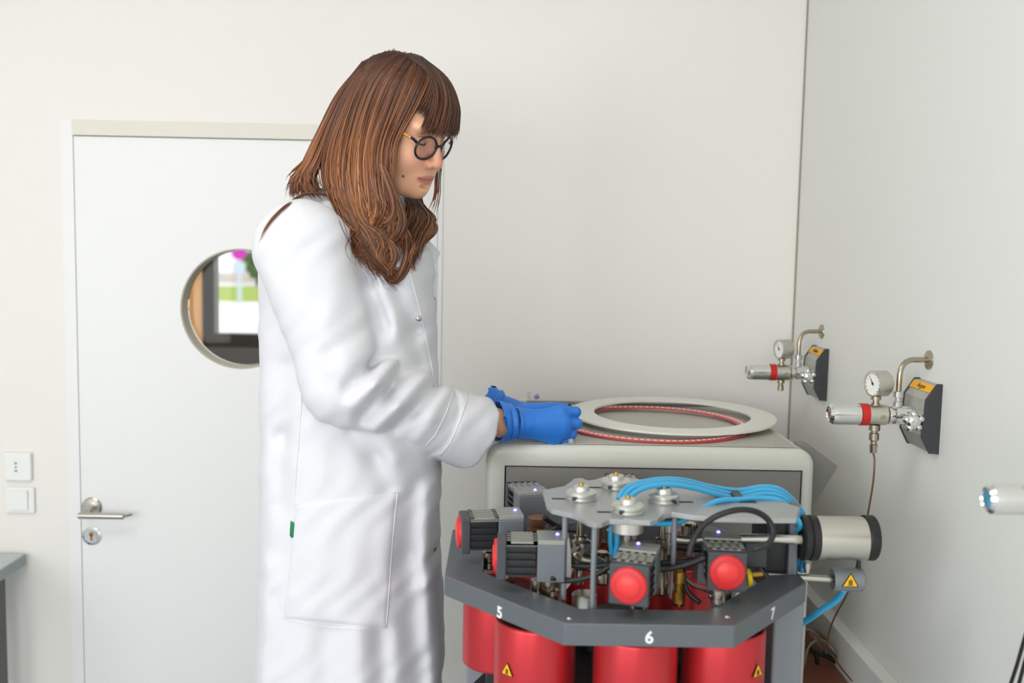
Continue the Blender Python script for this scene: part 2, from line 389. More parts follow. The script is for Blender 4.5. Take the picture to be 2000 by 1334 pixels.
put('lower_panel', MB().box((cx0, CY-0.015, 0.0), (wx1, CY+0.05, cz0)), 'dark_sill', w3, 'dark grey panel below the corridor window')
GZ = -0.8
struct('ground_outside', MB().box((-40, CY+0.6, GZ-0.2), (40, 200, GZ)), 'paving')
ga = onz(470, 589, GZ); gb = onz(470, 560, GZ)
tag(put('lawn', MB().box((-40, ga.y, GZ), (40, gb.y, GZ+0.02)), 'grass'), 'strip of green lawn seen through the round door window', 'lawn', kind='stuff')
fp = at(440, 549, 62)
struct('wall_garden', MB().box((-60, 62, GZ), (30, 63, at(440, 533, 62).z)), 'facade')
# sign
sp = onz(468, 592, GZ); so = thing('street_sign', 'round magenta and blue street sign on white post outside the door window', 'sign', (sp.x, sp.y, GZ))
put('post', MB().cyl((sp.x, sp.y, GZ), (sp.x, sp.y, at(468, 478, sp.y).z), 0.09, 14), 'sign_pole', so)
scz = at(468, 492, sp.y); rr = 15*sp.y/FPX
put('sign_disc', MB().lathe_sharp([(0, -0.03), (rr, -0.03), (rr, 0.0), (0, 0.0)], (scz.x, sp.y-0.10, scz.z), (0, 1, 0), 32), 'sign_magenta', so)
put('info_plate', MB().box((scz.x-0.26, sp.y-0.13, at(468, 534, sp.y).z), (scz.x+0.26, sp.y-0.10, at(468, 512, sp.y).z)), 'sign_pole', so)
rnd = random.Random(5)
tp = at(505, 540, 58); so = thing('tree', 'green bushy tree seen through the round door window', 'tree', (tp.x, 58, GZ))
put('trunk', MB().cyl((tp.x, 58, GZ), (tp.x, 58, tp.z+0.6), 0.16, 10), 'bark', so)
tm = MB()
for k in range(60):
    a = rnd.uniform(0, 2*PI); r = rnd.uniform(0, 1)**0.5
    tm.ball((tp.x+0.85*r*math.cos(a), 58+0.85*r*math.sin(a), tp.z+0.85+rnd.uniform(-0.75, 0.8)*(1.1-r*0.5)), rnd.uniform(0.16, 0.32), 8)
put('crown', tm, 'tree_leaf', so)
# table at the left edge
tz = at(45, 1083, WB-0.03).z; tr = at(45, 1083, WB-0.03).x
so = thing('side_table', 'grey laboratory table at the left edge below the light switch', 'table', (tr-0.3, 2.2, 0))
put('tabletop', MB().box((tr-0.60, 1.85, tz-0.030), (tr, WB-0.02, tz), bev=0.003), 'table_top', so)
put('edge_band', MB().box((tr-0.002, 1.85, tz-0.029), (tr+0.003, WB-0.02, tz-0.003)), 'table_edge', so)
for x, y in ((tr-0.045, WB-0.1), (tr-0.045, 1.91), (tr-0.55, WB-0.1), (tr-0.55, 1.91)):
    put('leg', MB().box((x-0.022, y-0.022, 0), (x+0.022, y+0.022, tz-0.03), bev=0.002), 'table_leg', so)

# ================================================================== BIG INSTRUMENT
MF = 1.886; MBK = 2.42
mx0 = at(947, 1000, MF).x; mx1 = at(1588, 1000, MF).x; mz = at(1268, 873, MF).z; mzb = 0.73
bench = thing('bench', 'low brown wooden bench under the big grey instrument', 'bench', ((mx0+mx1)/2, 2.2, 0))
put('bench_top', MB().box((mx0+0.05, 1.95, mzb-0.026), (WX-0.032, 2.52, mzb), bev=0.002), 'bench_wood', bench)
for x in (mx0+0.09, WX-0.08):
    for y in (2.0, 2.47): put('leg', MB().box((x-0.025, y-0.025, 0), (x+0.025, y+0.025, mzb-0.026)), 'table_leg', bench)
inst = thing('laboratory_instrument', 'big light grey laboratory instrument with rounded casing behind the red canister unit', 'laboratory instrument', ((mx0+mx1)/2, (MF+MBK)/2, mzb))
rc = 0.034; pf = []
for k in range(9): a = PI-k*PI/16; pf.append((mx0+rc+rc*math.cos(a), mz-rc+rc*math.sin(a)))
for k in range(9): a = PI/2-k*PI/16; pf.append((mx1-rc+rc*math.cos(a), mz-rc+rc*math.sin(a)))
pf += [(mx1, mzb), (mx0, mzb)]
shell = MB(); shell.prism([(x, MF+0.012, z) for x, z in pf], (0, MBK-MF-0.012, 0))
put('casing', shell, 'casing', inst)
# front bezel: rounded frame around the grey front panel
fz = at(1268, 914, MF).z; fx0 = at(984, 1000, MF).x; fx1 = at(1565, 1000, MF).x
bz = MB()
def arch(inset, y):
    o = []
    r = rc-inset
    for k in range(9): a = PI-k*PI/16; o.append(Vector((mx0+rc+r*math.cos(a), y, mz-rc+r*math.sin(a))))
    for k in range(9): a = PI/2-k*PI/16; o.append(Vector((mx1-rc+r*math.cos(a), y, mz-rc+r*math.sin(a))))
    return [Vector((mx0+inset, y, mzb))]+o+[Vector((mx1-inset, y, mzb))]
rings = []
for ins, y in ((0, MF+0.02), (0, MF+0.012), (0.002, MF+0.006), (0.006, MF+0.002), (0.012, MF)): rings.append([bz.bm.verts.new(p) for p in arch(ins, y)])
inner = [Vector((fx0, MF, mzb))]+[Vector((fx0, MF, fz))]*9+[Vector((fx1, MF, fz))]*9+[Vector((fx1, MF, mzb))]
rings.append([bz.bm.verts.new(p) for p in inner]); rings.append([bz.bm.verts.new(p+Vector((0, 0.012, 0))) for p in inner])
for A, B in zip(rings, rings[1:]):
    for k in range(len(A)-1):
        try: f = bz.bm.faces.new((A[k], A[k+1], B[k+1], B[k])); f.smooth = True
        except ValueError: pass
bmesh.ops.remove_doubles(bz.bm, verts=bz.bm.verts[:], dist=1e-5)
put('front_bezel', bz, 'casing', inst)
put('shadow_gap', MB().box((fx0, MF+0.008, mzb), (fx1, MF+0.0118, fz)), 'groove', inst)
put('front_panel', MB().box((fx0+0.003, MF+0.003, mzb), (fx1-0.003, MF+0.009, fz-0.003), bev=0.001), 'panel_grey', inst, 'dark grey front panel')
put('top_panel', MB().box((mx0+0.03, MF+0.016, mz-0.002), (mx1-0.034, MBK-0.03, mz+0.0015), bev=0.0006), 'casing_top', inst, 'flat grey top panel')
put('rear_rail', MB().box((mx0+0.09, MBK-0.028, mz-0.002), (mx1-0.05, MBK-0.004, mz+0.006), bev=0.001), 'panel_grey', inst)
wy = 1.93
put('side_cover', MB().prism([at(1560, 868, wy), at(1578, 867, wy), at(1637, 911, wy), at(1585, 995, wy), at(1560, 995, wy)], (0, 0.035, 0), bev=0.001), 'panel_grey', inst, 'dark grey wedge shaped side cover')
# two flat acrylic rings on top
def flat_ring(name, c, ri, ro, t, m, M=None):
    mb = MB().lathe_sharp([(ri, 0), (ro, 0), (ro, t), (ri, t), (ri, 0)], (0, 0, 0), (0, 0, 1), 128)
    return mb
rcx = at(1278, 835, 2.10)
tilt = Matrix.Translation((rcx.x, 2.115, mz+0.0024)) @ Matrix.Rotation(math.radians(0.9), 4, 'X') @ Matrix.Translation((0, 0, 0.0035))
rm = flat_ring('r', None, 0.180, 0.205, 0.003, None); rm.bm.transform(tilt)
rr_ = thing('sample_ring', 'flat red transparent ring with white dashes lying under the white ring on the instrument', 'ring', tilt.translation)
put('ring_band', rm, 'red_acrylic', rr_)
dm = MB()
for k in range(96):
    a = 2*PI*k/96; mm = tilt @ Matrix.Rotation(a, 4, 'Z'); dm.box((0.1905, -0.0042, 0.0031), (0.1955, 0.0042, 0.0036), mm)
put('dash_marks', dm, 'ring_mark', rr_, 'row of white dashes printed around the ring')
wc = at(1311, 822, 2.175)
tilt2 = Matrix.Translation((wc.x, 2.175, mz+0.0150)) @ Matrix.Rotation(math.radians(0.9), 4, 'X')
wm = flat_ring('r', None, 0.171, 0.226, 0.004, None); wm.bm.transform(tilt2)
wr = solo('cover_ring', wm, 'white_acrylic', 'wide flat milky white ring lying over the red ring on the instrument', 'ring', tilt2.translation)
# small clear vial holder at the rear left of the top
vp = onz(1036, 784, mz+0.002); so = thing('vial_holder', 'small clear holder with a violet vial at the rear of the instrument top', 'vial holder', vp)
put('tray', MB().box((vp.x-0.024, vp.y-0.012, mz+0.0015), (vp.x+0.024, vp.y+0.012, mz+0.008), bev=0.001), 'trim_beige', so)
put('vial', MB().cyl((vp.x-0.004, vp.y, mz+0.008), (vp.x-0.004, vp.y, mz+0.026), 0.004, 12), 'vial', so)
put('violet_cap', MB().cyl((vp.x+0.010, vp.y, mz+0.011), (vp.x+0.020, vp.y, mz+0.017), 0.0055, 12), 'vial_cap', so)

# ================================================================== WALL GAS REGULATORS
def regulator(y0, z0, label, word, outlet='long'):
    """fixture on the right wall; y0 = middle of the housing along the wall, z0 = its height"""
    X = WX
    T = thing('gas_regulator', label, 'gas regulator', (X, y0, z0), 'gas regulators on the right wall')
    P = lambda a, b, c: Vector((X-a, y0+b, z0+c))            # a out of the wall, b along it, c up
    hw = 0.048
    prof = [(0, 0.0595), (0.009, 0.0595), (0.027, 0.033), (0.031, -0.030), (0.016, -0.0585), (0, -0.0595)]
    put('cover', MB().prism([P(a*0.985, -hw+0.003, c*0.985) for a, c in prof], (0, 2*hw-0.006, 0)), 'bracket_cover', T, 'grey metal cover')
    for b in (-hw, hw-0.004): put('end_cap', MB().prism([P(a+(0.0012 if a else 0), b, c*1.02) for a, c in prof], (0, 0.004, 0), bev=0.0008), 'bracket_cap', T, 'black side cap')
    # sticker on the sloping top face
    A = P(0.009, 0, 0.0595); B = P(0.027, 0, 0.033); d = (A-B).normalized(); n = d.cross(Vector((0, 1, 0))); n = n if n.x < 0 else -n
    c = A.lerp(B, 0.34)+n*0.0006
    st = MB(); st.prism([c+Vector((0, -hw+0.005, 0))+d*0.0075, c+Vector((0, hw-0.005, 0))+d*0.0075, c+Vector((0, hw-0.005, 0))-d*0.0075, c+Vector((0, -hw+0.005, 0))-d*0.0075], n*0.0006)
    s_ = put('sticker', st, 'sticker_yellow', T, 'yellow gas label with small dark word')
    put('word', text_mesh(word, 0.0125, frame_m(c+n*0.0008, (0, -1, 0), d), 0.0003), 'ink', s_)
    za = -0.001
    ax = lambda a: P(a, 0, za)
    # valve body along -X
    put('valve_block', MB().lathe_sharp([(0, 0.022), (0.0165, 0.022), (0.0165, 0.062), (0.0125, 0.064), (0.0125, 0.067), (0.0165, 0.069), (0.0165, 0.074), (0.0135, 0.075), (0.0135, 0.080)], P(0, 0, za), (-1, 0, 0), 28), 'chrome', T)
    put('body', MB().lathe_sharp([(0, 0.076), (0.0175, 0.076), (0.0185, 0.078), (0.0185, 0.109), (0, 0.109)], P(0, 0, za), (-1, 0, 0), 32), 'brushed', T)
    put('body_screw', MB().cyl(P(0.088, -0.017, za-0.002), P(0.088, -0.0205, za-0.002), 0.0045, 14), 'nickel', T)
    put('red_ring', MB().lathe_sharp([(0.0165, 0.109), (0.0195, 0.109), (0.0195, 0.123), (0.0165, 0.123)], P(0, 0, za), (-1, 0, 0), 32), 'reg_red', T, 'red ring')
    put('pressure_knob', MB().lathe_sharp([(0.014, 0.122), (0.0185, 0.124), (0.0185, 0.165), (0.0178, 0.172), (0.0135, 0.177), (0.012, 0.175), (0, 0.174)], P(0, 0, za), (-1, 0, 0), 36), 'chrome', T, 'chrome pressure knob')
    # star shut-off knob towards the room
    kn = MB(); kc = P(0.044, -0.016, za-0.004)
    kn.cyl(kc, kc+Vector((0, -0.020, 0)), 0.006, 14)
    for k in range(5):
        a = 2*PI*k/5+0.4; kn.ball(kc+Vector((0.0125*math.cos(a), -0.026, 0.0125*math.sin(a))), 0.008, 12, (0.0072, 0.008, 0.0072))
    kn.lathe([(0, -0.035), (0.007, -0.0345), (0.013, -0.031), (0.0135, -0.022), (0.008, -0.018), (0, -0.018)], kc, (0, 1, 0), 20)
    put('shutoff_knob', kn, 'chrome', T, 'lobed chrome shut-off knob')
    # gauge
    gc = P(0.093, 0, za+0.055); gd = Vector((-0.95, -0.30, 0)).normalized()
    put('gauge_stem', MB().lathe_sharp([(0.0075, 0), (0.0075, 0.004), (0.0055, 0.004), (0.0055, 0.010), (0.0085, 0.010), (0.0085, 0.016), (0.006, 0.016), (0.006, 0.034)], P(0.095, 0, za+0.0165), (0, 0, 1), 16), 'nickel', T)
    g = put('gauge', MB().lathe_sharp([(0, -0.017), (0.021, -0.017), (0.023, -0.014), (0.023, 0.012), (0.0205, 0.013), (0.0205, 0.011)], gc, gd, 36), 'brushed', T, 'round steel pressure gauge')
    put('dial', MB().lathe_sharp([(0.0205, 0.0105), (0, 0.0105)], gc, gd, 36), 'gauge_face', g, 'white dial')
    u = Vector((-gd.y, gd.x, 0)); v = Vector((0, 0, 1)); o = gc+gd*0.0112
    nd = MB()
    nd.prism([o+(u*math.cos(2.2)+v*math.sin(2.2))*0.016, o+(u*math.cos(3.6))*0.0014, o-(u*math.cos(2.2)+v*math.sin(2.2))*0.005, o-(u*math.cos(3.6))*0.0014], gd*0.0005)
    nd.cyl(o, o+gd*0.001, 0.0022, 12)
    for k in range(13):
        a = math.radians(-45+k*22.5); e = u*math.cos(a)+v*math.sin(a); t = u*-math.sin(a)+v*math.cos(a)
        nd.prism([o+e*0.0165+t*0.0004, o+e*0.019+t*0.0004, o+e*0.019-t*0.0004, o+e*0.0165-t*0.0004], gd*0.0004)
    put('needle', nd, 'sign_black', g, 'dark needle and scale marks')
    # supply pipe
    fz_ = at(1820, 701, 1.754).z-REG_Z
    put('wall_flange', MB().lathe_sharp([(0, 0.006), (0.008, 0.006), (0.0165, 0.003), (0.0172, 0), (0, 0)], P(0, 0.012, fz_), (-1, 0, 0), 28), 'nickel', T)
    put('supply_pipe', MB().tube([P(0.0, 0.012, fz_), P(0.020, 0.011, fz_), P(0.034, 0.009, fz_-0.0005), P(0.047, 0.004, fz_-0.006), P(0.054, 0.001, fz_-0.018), P(0.056, 0, fz_-0.034), P(0.056, 0, za+0.04), P(0.056, 0, za+0.012)], 0.0048, 14, 3), 'nickel', T)
    put('pipe_nut', MB().lathe_sharp([(0, 0), (0.0085, 0), (0.0085, 0.008), (0.006, 0.009), (0.006, 0.016), (0.0095, 0.017), (0.0095, 0.027), (0.006, 0.028)], P(0.056, 0, za+0.015), (0, 0, 1), 6), 'chrome', T)
    # outlet
    if outlet == 'long': pr_ = [(0, 0), (0.0095, 0), (0.0095, 0.010), (0.006, 0.011), (0.006, 0.014), (0.0085, 0.015), (0.0085, 0.027), (0.0055, 0.029), (0.0055, 0.034), (0.007, 0.035), (0.006, 0.050), (0, 0.050)]
    else: pr_ = [(0, 0), (0.0085, 0), (0.0085, 0.007), (0.0055, 0.009), (0.0055, 0.012), (0.0070, 0.013), (0.0070, 0.025), (0, 0.027)]
    put('outlet_fitting', MB().lathe_sharp(pr_, P(0.095, 0, za-0.018), (0, 0, -1), 14), 'nickel', T)
    return P(0.095, 0, za-0.018-(0.050 if outlet == 'long' else 0.027))
q1 = onx(1618, 733, WX); q2 = onx(1839, 820, WX); REG_Z = q2.z
regulator(q1.y+0.05, q1.z, 'gas regulator on the right wall farthest back, beside the wall corner', 'Helium', 'short')
r2o = regulator(q2.y+0.05, q2.z, 'gas regulator on the right wall with a brown tube hanging from it', 'Argon')
q3 = onx(2325, 1062, WX)
r3o = regulator(1.150, q2.z-0.006, 'gas regulator cut off at the right edge, only its chrome knob shows', 'Oxygen')
# tube from the middle regulator down behind the pump to the coil
ct = [r2o, onx(1708, 900, WX-0.095), onx(1705, 945, WX-0.095), onx(1694, 1010, WX-0.092), onx(1680, 1080, WX-0.08), onx(1655, 1158, WX-0.07), onx(1626, 1215, WX-0.062), onx(1617, 1262, WX-0.06), onx(1640, 1300, WX-0.06), onx(1664, 1330, WX-0.058)]
solo('capillary_tube', MB().tube(ct, 0.0018, 8, 5), 'copper_tube', 'thin brown tube hanging from the middle gas regulator down to the cable tangle', 'tube', r2o)
# tangle of thin tubes behind the canister unit
rnd = random.Random(11)
tb = at(1620, 1300, 2.12); tg = thing('tube_tangle', 'tangle of thin grey brown tubes and black cable on the brown bench', 'tube tangle', (tb.x, tb.y, mzb))
loops = [[(1568, 1330), (1566, 1285), (1574, 1255), (1592, 1246), (1612, 1262), (1640, 1295), (1672, 1326)],
         [(1570, 1300), (1580, 1262), (1604, 1250), (1628, 1270), (1650, 1302), (1652, 1330)],
         [(1566, 1228), (1585, 1232), (1606, 1250), (1632, 1284), (1668, 1318), (1688, 1332)],
         [(1564, 1292), (1590, 1292), (1616, 1300), (1642, 1312), (1660, 1332)],
         [(1567, 1316), (1576, 1300), (1600, 1318), (1630, 1322), (1650, 1328)],
         [(1600, 1250), (1610, 1270), (1606, 1296), (1600, 1316)],
         [(1566, 1262), (1572, 1238), (1590, 1232), (1610, 1246), (1624, 1270), (1618, 1300)],
         [(1568, 1278), (1584, 1270), (1612, 1284), (1640, 1300)], [(1566, 1304), (1572, 1284), (1580, 1300), (1574, 1320)]]
for i, L in enumerate(loops):
    put('tube_loop', MB().tube([at(x, min(y, 1306), min(2.02+0.012*i+0.008*(j % 3), 0.712*FPX/(x-985))) for j, (x, y) in enumerate(L)], 0.0030, 8, 5), 'cable_grey' if i % 3 else 'copper_tube', tg)
for L in ([(1573, 1260), (1592, 1274), (1620, 1284), (1642, 1302), (1652, 1334)], [(1576, 1262), (1592, 1276), (1597, 1304), (1590, 1326)]):
    put('black_cable', MB().tube([at(x, min(y, 1302), min(2.05, 0.708*FPX/(x-985))) for j, (x, y) in enumerate(L)], 0.0048, 10, 5), 'black_rubber', tg, 'thicker black cable')
for lab, L in (('upper of two thin black cables at the lower right corner of the picture', [(2030, 1190), (2000, 1270), (1985, 1305), (1966, 1336), (1940, 1370)]), ('lower of two thin black cables at the lower right corner of the picture', [(2036, 1230), (2003, 1300), (1990, 1318), (1978, 1338), (1962, 1365)])):
    k = 1 if lab[0] == 'l' else 0
    m_ = onx(1986+10*k, 1300+14*k, WX-0.045+0.012*k)
    pts = [r3o+Vector((0.003 if k else -0.003, -0.004*k, 0.001)), m_, Vector((m_.x, m_.y+0.075-0.02*k, m_.z-0.22)), Vector((WX-0.05+0.012*k, m_.y+0.09-0.03*k, 0.40)), Vector((WX-0.05+0.012*k, m_.y+0.08-0.03*k, 0.003))]
    solo('cable', MB().tube(pts, 0.0026, 8, 5), 'black_rubber', lab, 'cable', pts[0])

# ================================================================== CANISTER UNIT (octagonal ring, furnaces, valve motors)
zp = at(1268, 1220, 1.28).z; th = 0.031
V = [at(1102, 1220, 1.28), at(1435, 1220, 1.28), onz(1575, 1137, zp), onz(1567, 1040, zp)]
C8 = Vector(((V[0].x+V[1].x)/2, 1.555, 0))
vA = onz(868, 1124, zp); vE = onz(884, 1034, zp)
octo = [V[0], V[1], V[2], Vector((V[2].x+0.0, 1.69, zp)), Vector((V[1].x, 1.83, zp)), Vector((V[0].x, 1.83, zp)), vE, vA]
octo = [Vector((p.x, p.y, zp)) for p in octo]
unit = thing('canister_unit', 'octagonal dark grey machine with red canisters, red capped motors and blue hoses', 'laboratory machine', (C8.x, C8.y, 0))
inr = [C8+(Vector((p.x, p.y, 0))-C8)*0.795 for p in octo]
mb = MB(); t = mb.bm
oT = [t.verts.new((p.x, p.y, zp)) for p in octo]; oB = [t.verts.new((p.x, p.y, zp-th)) for p in octo]
iT = [t.verts.new((p.x, p.y, zp)) for p in inr]; iB = [t.verts.new((p.x, p.y, zp-th)) for p in inr]
for k in range(8):
    j = (k+1) % 8
    for f in ((oT[k], oT[j], iT[j], iT[k]), (oB[j], oB[k], iB[k], iB[j]), (oT[j], oT[k], oB[k], oB[j]), (iT[k], iT[j], iB[j], iB[k])): t.faces.new(f)
bmesh.ops.bevel(t, geom=t.edges[:], offset=0.0016, segments=2, affect='EDGES', profile=0.5)
put('ring_plate', mb, 'plate_grey', unit, 'dark grey octagonal ring plate')
for s, (a, b, tt) in {'5': (octo[7], octo[0], (976, 1197)), '6': (octo[0], octo[1], (1268, 1246)), '7': (octo[1], octo[2], (1509, 1199))}.items():
    d = (b-a).normalized(); n = Vector((d.y, -d.x, 0))
    r = ray(*tt); k = (a-CAM).dot(n)/r.dot(n); o = CAM+r*k+n*0.0004
    put('station_number', text_mesh(s, 0.023, frame_m(o, d, (0, 0, 1)), 0.0003, 0.0006), 'white_print', unit, 'white number '+s)
# small screws on the plate
for x, y in ((1112, 1208), (1420, 1205)):
    c = onz(x, y, zp); put('screw', MB().lathe([(0, 0.0022), (0.003, 0.002), (0.004, 0)], c, (0, 0, 1), 12), 'steel', unit)
# furnaces
def tri_sign(c, n, s, parent):
    """warning triangle at c facing n"""
    n = n.normalized(); u = Vector((-n.y, n.x, 0)).normalized(); M = frame_m(c, u, (0, 0, 1))
    def tri(k, z): return [M @ Vector((k*s*math.cos(a), k*s*math.sin(a)-0.0, z)) for a in (PI/2, PI/2+2*PI/3, PI/2+4*PI/3)]
    o = put('warning_sign', MB().prism(tri(1.0, 0), n*0.0006), 'sign_black', parent, 'yellow warning triangle with black rim')
    put('sign_field', MB().prism(tri(0.84, 0.0005), n*0.0006), 'yellow_sign', o)
    fl = MB()
    for a in (0.5, -0.5): fl.box((a*s*0.3-s*0.045, -s*0.22, 0.0011), (a*s*0.3+s*0.045, s*0.2, 0.0015), M)
    fl.box((-s*0.05, -s*0.25, 0.0011), (s*0.05, s*0.34, 0.0015), M); fl.box((-s*0.3, -s*0.33, 0.0011), (s*0.3, -s*0.27, 0.0015), M)
    put('symbol', fl, 'sign_black', o)
zf = 1.062; rf = 0.0600; fh = 0.128
fpos = {4: at(975, 1300, 1.565), 5: at(1044, 1300, 1.425), 6: at(1240, 1300, 1.378), 7: at(1411, 1300, 1.405)}
ex = [Vector((0.045, 1.70, 0)), Vector((0.175, 1.745, 0)), Vector((0.315, 1.70, 0))]
for k, c in list(fpos.items())+[(i, p) for i, p in enumerate(ex)]:
    c = Vector((c.x, c.y, 0)); b = c+Vector((0, 0, zf-fh))
    f = put('furnace', MB().lathe([(0, 0), (rf-0.004, 0), (rf-0.0005, 0.0015), (rf, 0.005), (rf, fh-0.006), (rf-0.0015, fh-0.0012), (rf-0.004, fh), (rf-0.0055, fh-0.002), (rf-0.006, fh-0.02), (0, fh-0.02)], b, (0, 0, 1), 64), 'red_anodised', unit, 'round red metal canister')
    put('insulating_lid', MB().lathe_sharp([(0, 0.010), (0.020, 0.010), (0.022, -0.004), (rf-0.008, -0.004), (rf-0.008, -0.012)], c+Vector((0, 0, zf-0.001)), (0, 0, 1), 32), 'red_dark', f)
    put('support_rod', MB().cyl(c+Vector((0, 0, zf+0.008)), c+Vector((0, 0, zp+0.01)), 0.009, 16), 'nickel', f)
    put('bottom_foot', MB().cyl(c+Vector((0, 0, zf-fh-0.05)), c+Vector((0, 0, zf-fh)), 0.022, 20), 'black_plastic', f)
    if k in (5, 7) and f:
        px, py = ((992, 1310), (1478, 1312))[k == 7]
        r = ray(px, py); rx, ry = r.x, r.y; A = rx*rx+ry*ry; B = -(rx*c.x+ry*c.y); Cc = c.x**2+c.y**2-rf*rf; dd = B*B-A*Cc
        kk = (-B-math.sqrt(max(dd, 0)))/A; p = CAM+r*kk; n = Vector((p.x-c.x, p.y-c.y, 0)).normalized(); tri_sign(p+n*0.0012, n, 0.0125, f)
# posts, base
for (x, y) in ((V[2].x-0.026, 1.515), (vA.x+0.052, 1.68), (V[2].x-0.026, 1.80), (vA.x+0.062, 1.80)):
    put('post', MB().box((x-0.022, y-0.022, 0.09), (x+0.022, y+0.022, zp-th), bev=0.003), 'frame_grey', unit)
put('side_column', MB().box((V[2].x-0.050, 1.452, 0.09), (V[2].x-0.004, 1.490, zp-th), bev=0.004), 'frame_grey', unit, 'flat grey column at the right side')
put('base', MB().box((vA.x+0.03, 1.36, 0.07), (V[2].x, 1.83, 0.10), bev=0.004), 'plate_grey', unit)
for x in (vA.x+0.06, V[2].x-0.04):
    for y in (1.40, 1.79): put('wheel', MB().cyl((x-0.012, y, 0.035), (x+0.012, y, 0.035), 0.035, 24, bev=0.004).box((x-0.016, y-0.02, 0.05), (x+0.016, y+0.02, 0.072)), 'black_rubber', unit)
# central column and dark floor plate far below the ring
put('central_column', MB().cyl((C8.x, C8.y, 0.10), (C8.x, C8.y, 1.02), 0.05, 24), 'black_plastic', unit)
put('tray', MB().lathe_sharp([(0, 0.0), (0.250, 0.0), (0.250, -0.006), (0, -0.006)], (C8.x, C8.y+0.01, zf-fh-0.05), (0, 0, 1), 8), 'black_plastic', unit)

# valve motors: local frame, -x = towards the red cap
def actuator(front, ang, zc, gear_first=False):
    """front: centre of the red face (x, y); ang: heading of the axis from red cap to gearbox"""
    d = Vector((math.cos(ang), math.sin(ang), 0)); M = frame_m(Vector((front[0], front[1], zc)), d, Vector((0, 0, 1)).cross(d))
    a = put('valve_motor', MB().box((0.010, -0.027, -0.0285), (0.024, 0.027, 0.0275), M, bev=0.002), 'motor_grey', unit, 'dark motor block with cooling fins')
    fb = MB(); fb.box((0.024, -0.0205, -0.022), (0.066, 0.0205, 0.0255), M)
    for k in range(5):
        z = -0.021+k*0.0105
        for s in (-1, 1): fb.box((0.025, s*0.0195, z-0.0016), (0.065, s*0.0265, z+0.0016), M)
    put('cooling_fins', fb, 'black_plastic', a)
    tf = MB(); tf.box((0.024, -0.026, 0.0235), (0.030, 0.026, 0.0285), M); tf.box((0.062, -0.026, 0.0235), (0.068, 0.026, 0.0285), M)
    tf.box((0.024, -0.026, 0.0225), (0.068, 0.026, 0.0262), M)
    for k in range(5): tf.box((0.024+0.0, -0.026+k*0.0115, 0.0235), (0.068, -0.020+k*0.0115, 0.0285), M)
    put('top_cover', tf, 'gear_mid', a)
    put('gearbox', MB().box((0.068, -0.027, -0.030), (0.108, 0.027, 0.0245), M, bev=0.0015), 'gear_grey', a)
    put('gearbox_lid', MB().box((0.0685, -0.0265, 0.0245), (0.1075, 0.0265, 0.0315), M, bev=0.001), 'gear_top', a)
    put('indicator_light', MB().ball((0.098, -0.004, 0.0318), 0.0028, 12).mesh('indicator_light') if False else MB().ball(M @ Vector((0.098, 0.004, 0.0318)), 0.0028, 12), 'led', a, 'small glowing blue light')
    o = M @ Vector((0.010, 0, 0))
    put('red_cap', MB().lathe([(0.0, 0.0045), (0.0150, 0.0045), (0.0165, 0.0040), (0.0225, 0.0045), (0.0245, 0.0035), (0.0252, 0.0)], o, -d, 40), 'red_rim', a, 'round red cap')
    put('cap_centre', MB().lathe([(0.0, 0.0062), (0.0145, 0.0062), (0.0158, 0.0045)], o, -d, 36), 'red_plastic', a)
    put('valve_stem', MB().lathe_sharp([(0, 0), (0.010, 0), (0.0115, 0.003), (0.0115, 0.012), (0.009, 0.013), (0.009, 0.018), (0.013, 0.019), (0.013, 0.026), (0.008, 0.030), (0.008, 0.045)], M @ Vector((0.088, 0, -0.030)), (0, 0, -1), 18), 'nickel', a)
    return M
zc = 1.6-(1148-491)*1.30/1944*0.985
ZC = 1.155
def on_axis(px, py): return onz(px, py, ZC)
p6 = onz(1225, 1148, ZC); p7 = onz(1422, 1122, ZC)
A6 = actuator((p6.x, p6.y), math.radians(72), ZC)
A7 = actuator((p7.x, p7.y), math.radians(84), ZC)
p5 = on_axis(957, 1085); p4 = on_axis(886, 1039)
A5 = actuator((p5.x, p5.y), math.radians(0), ZC)
A4 = actuator((p4.x, p4.y), math.radians(8), ZC)
p3 = onz(1048, 1000, ZC); A3 = actuator((p3.x-0.03, p3.y+0.115), math.radians(-76), ZC+0.001)
A2 = actuator((at(1212, 940, 1.80).x, 1.84), math.radians(-90), ZC+0.005)

# star plate on rods
zs = at(1163, 1022, onz(1160, 1188, zp).y).z
star = [(1060, 957), (1068, 986), (1078, 994), (1100, 999), (1118, 1003), (1132, 1008), (1147, 1017), (1162, 1022), (1176, 1020), (1190, 1014), (1230, 1015), (1270, 1017), (1284, 1013), (1296, 1004), (1312, 1000), (1350, 1006), (1400, 1010), (1478, 1012), (1556, 1012), (1562, 990), (1520, 978), (1465, 966), (1400, 956), (1340, 946), (1290, 940), (1250, 936), (1218, 931), (1180, 930), (1160, 937), (1148, 938), (1136, 933), (1122, 934), (1112, 942), (1102, 949), (1080, 953)]
sp_ = MB().prism([onz(x, y, zs) for x, y in star], (0, 0, -0.008), bev=0.0012)
put('star_plate', sp_, 'plate_light', unit, 'light grey lobed plate carrying the round clamps')
for x, y in ((1163, 1020), (1105, 1000), (1320, 1000), (1140, 940)):
    c = onz(x, y, zs)+Vector((0, 0.008, 0)); put('rod', MB().cyl((c.x, c.y, zp-0.01), (c.x, c.y, zs-0.008), 0.0042, 14), 'frame_grey', unit)
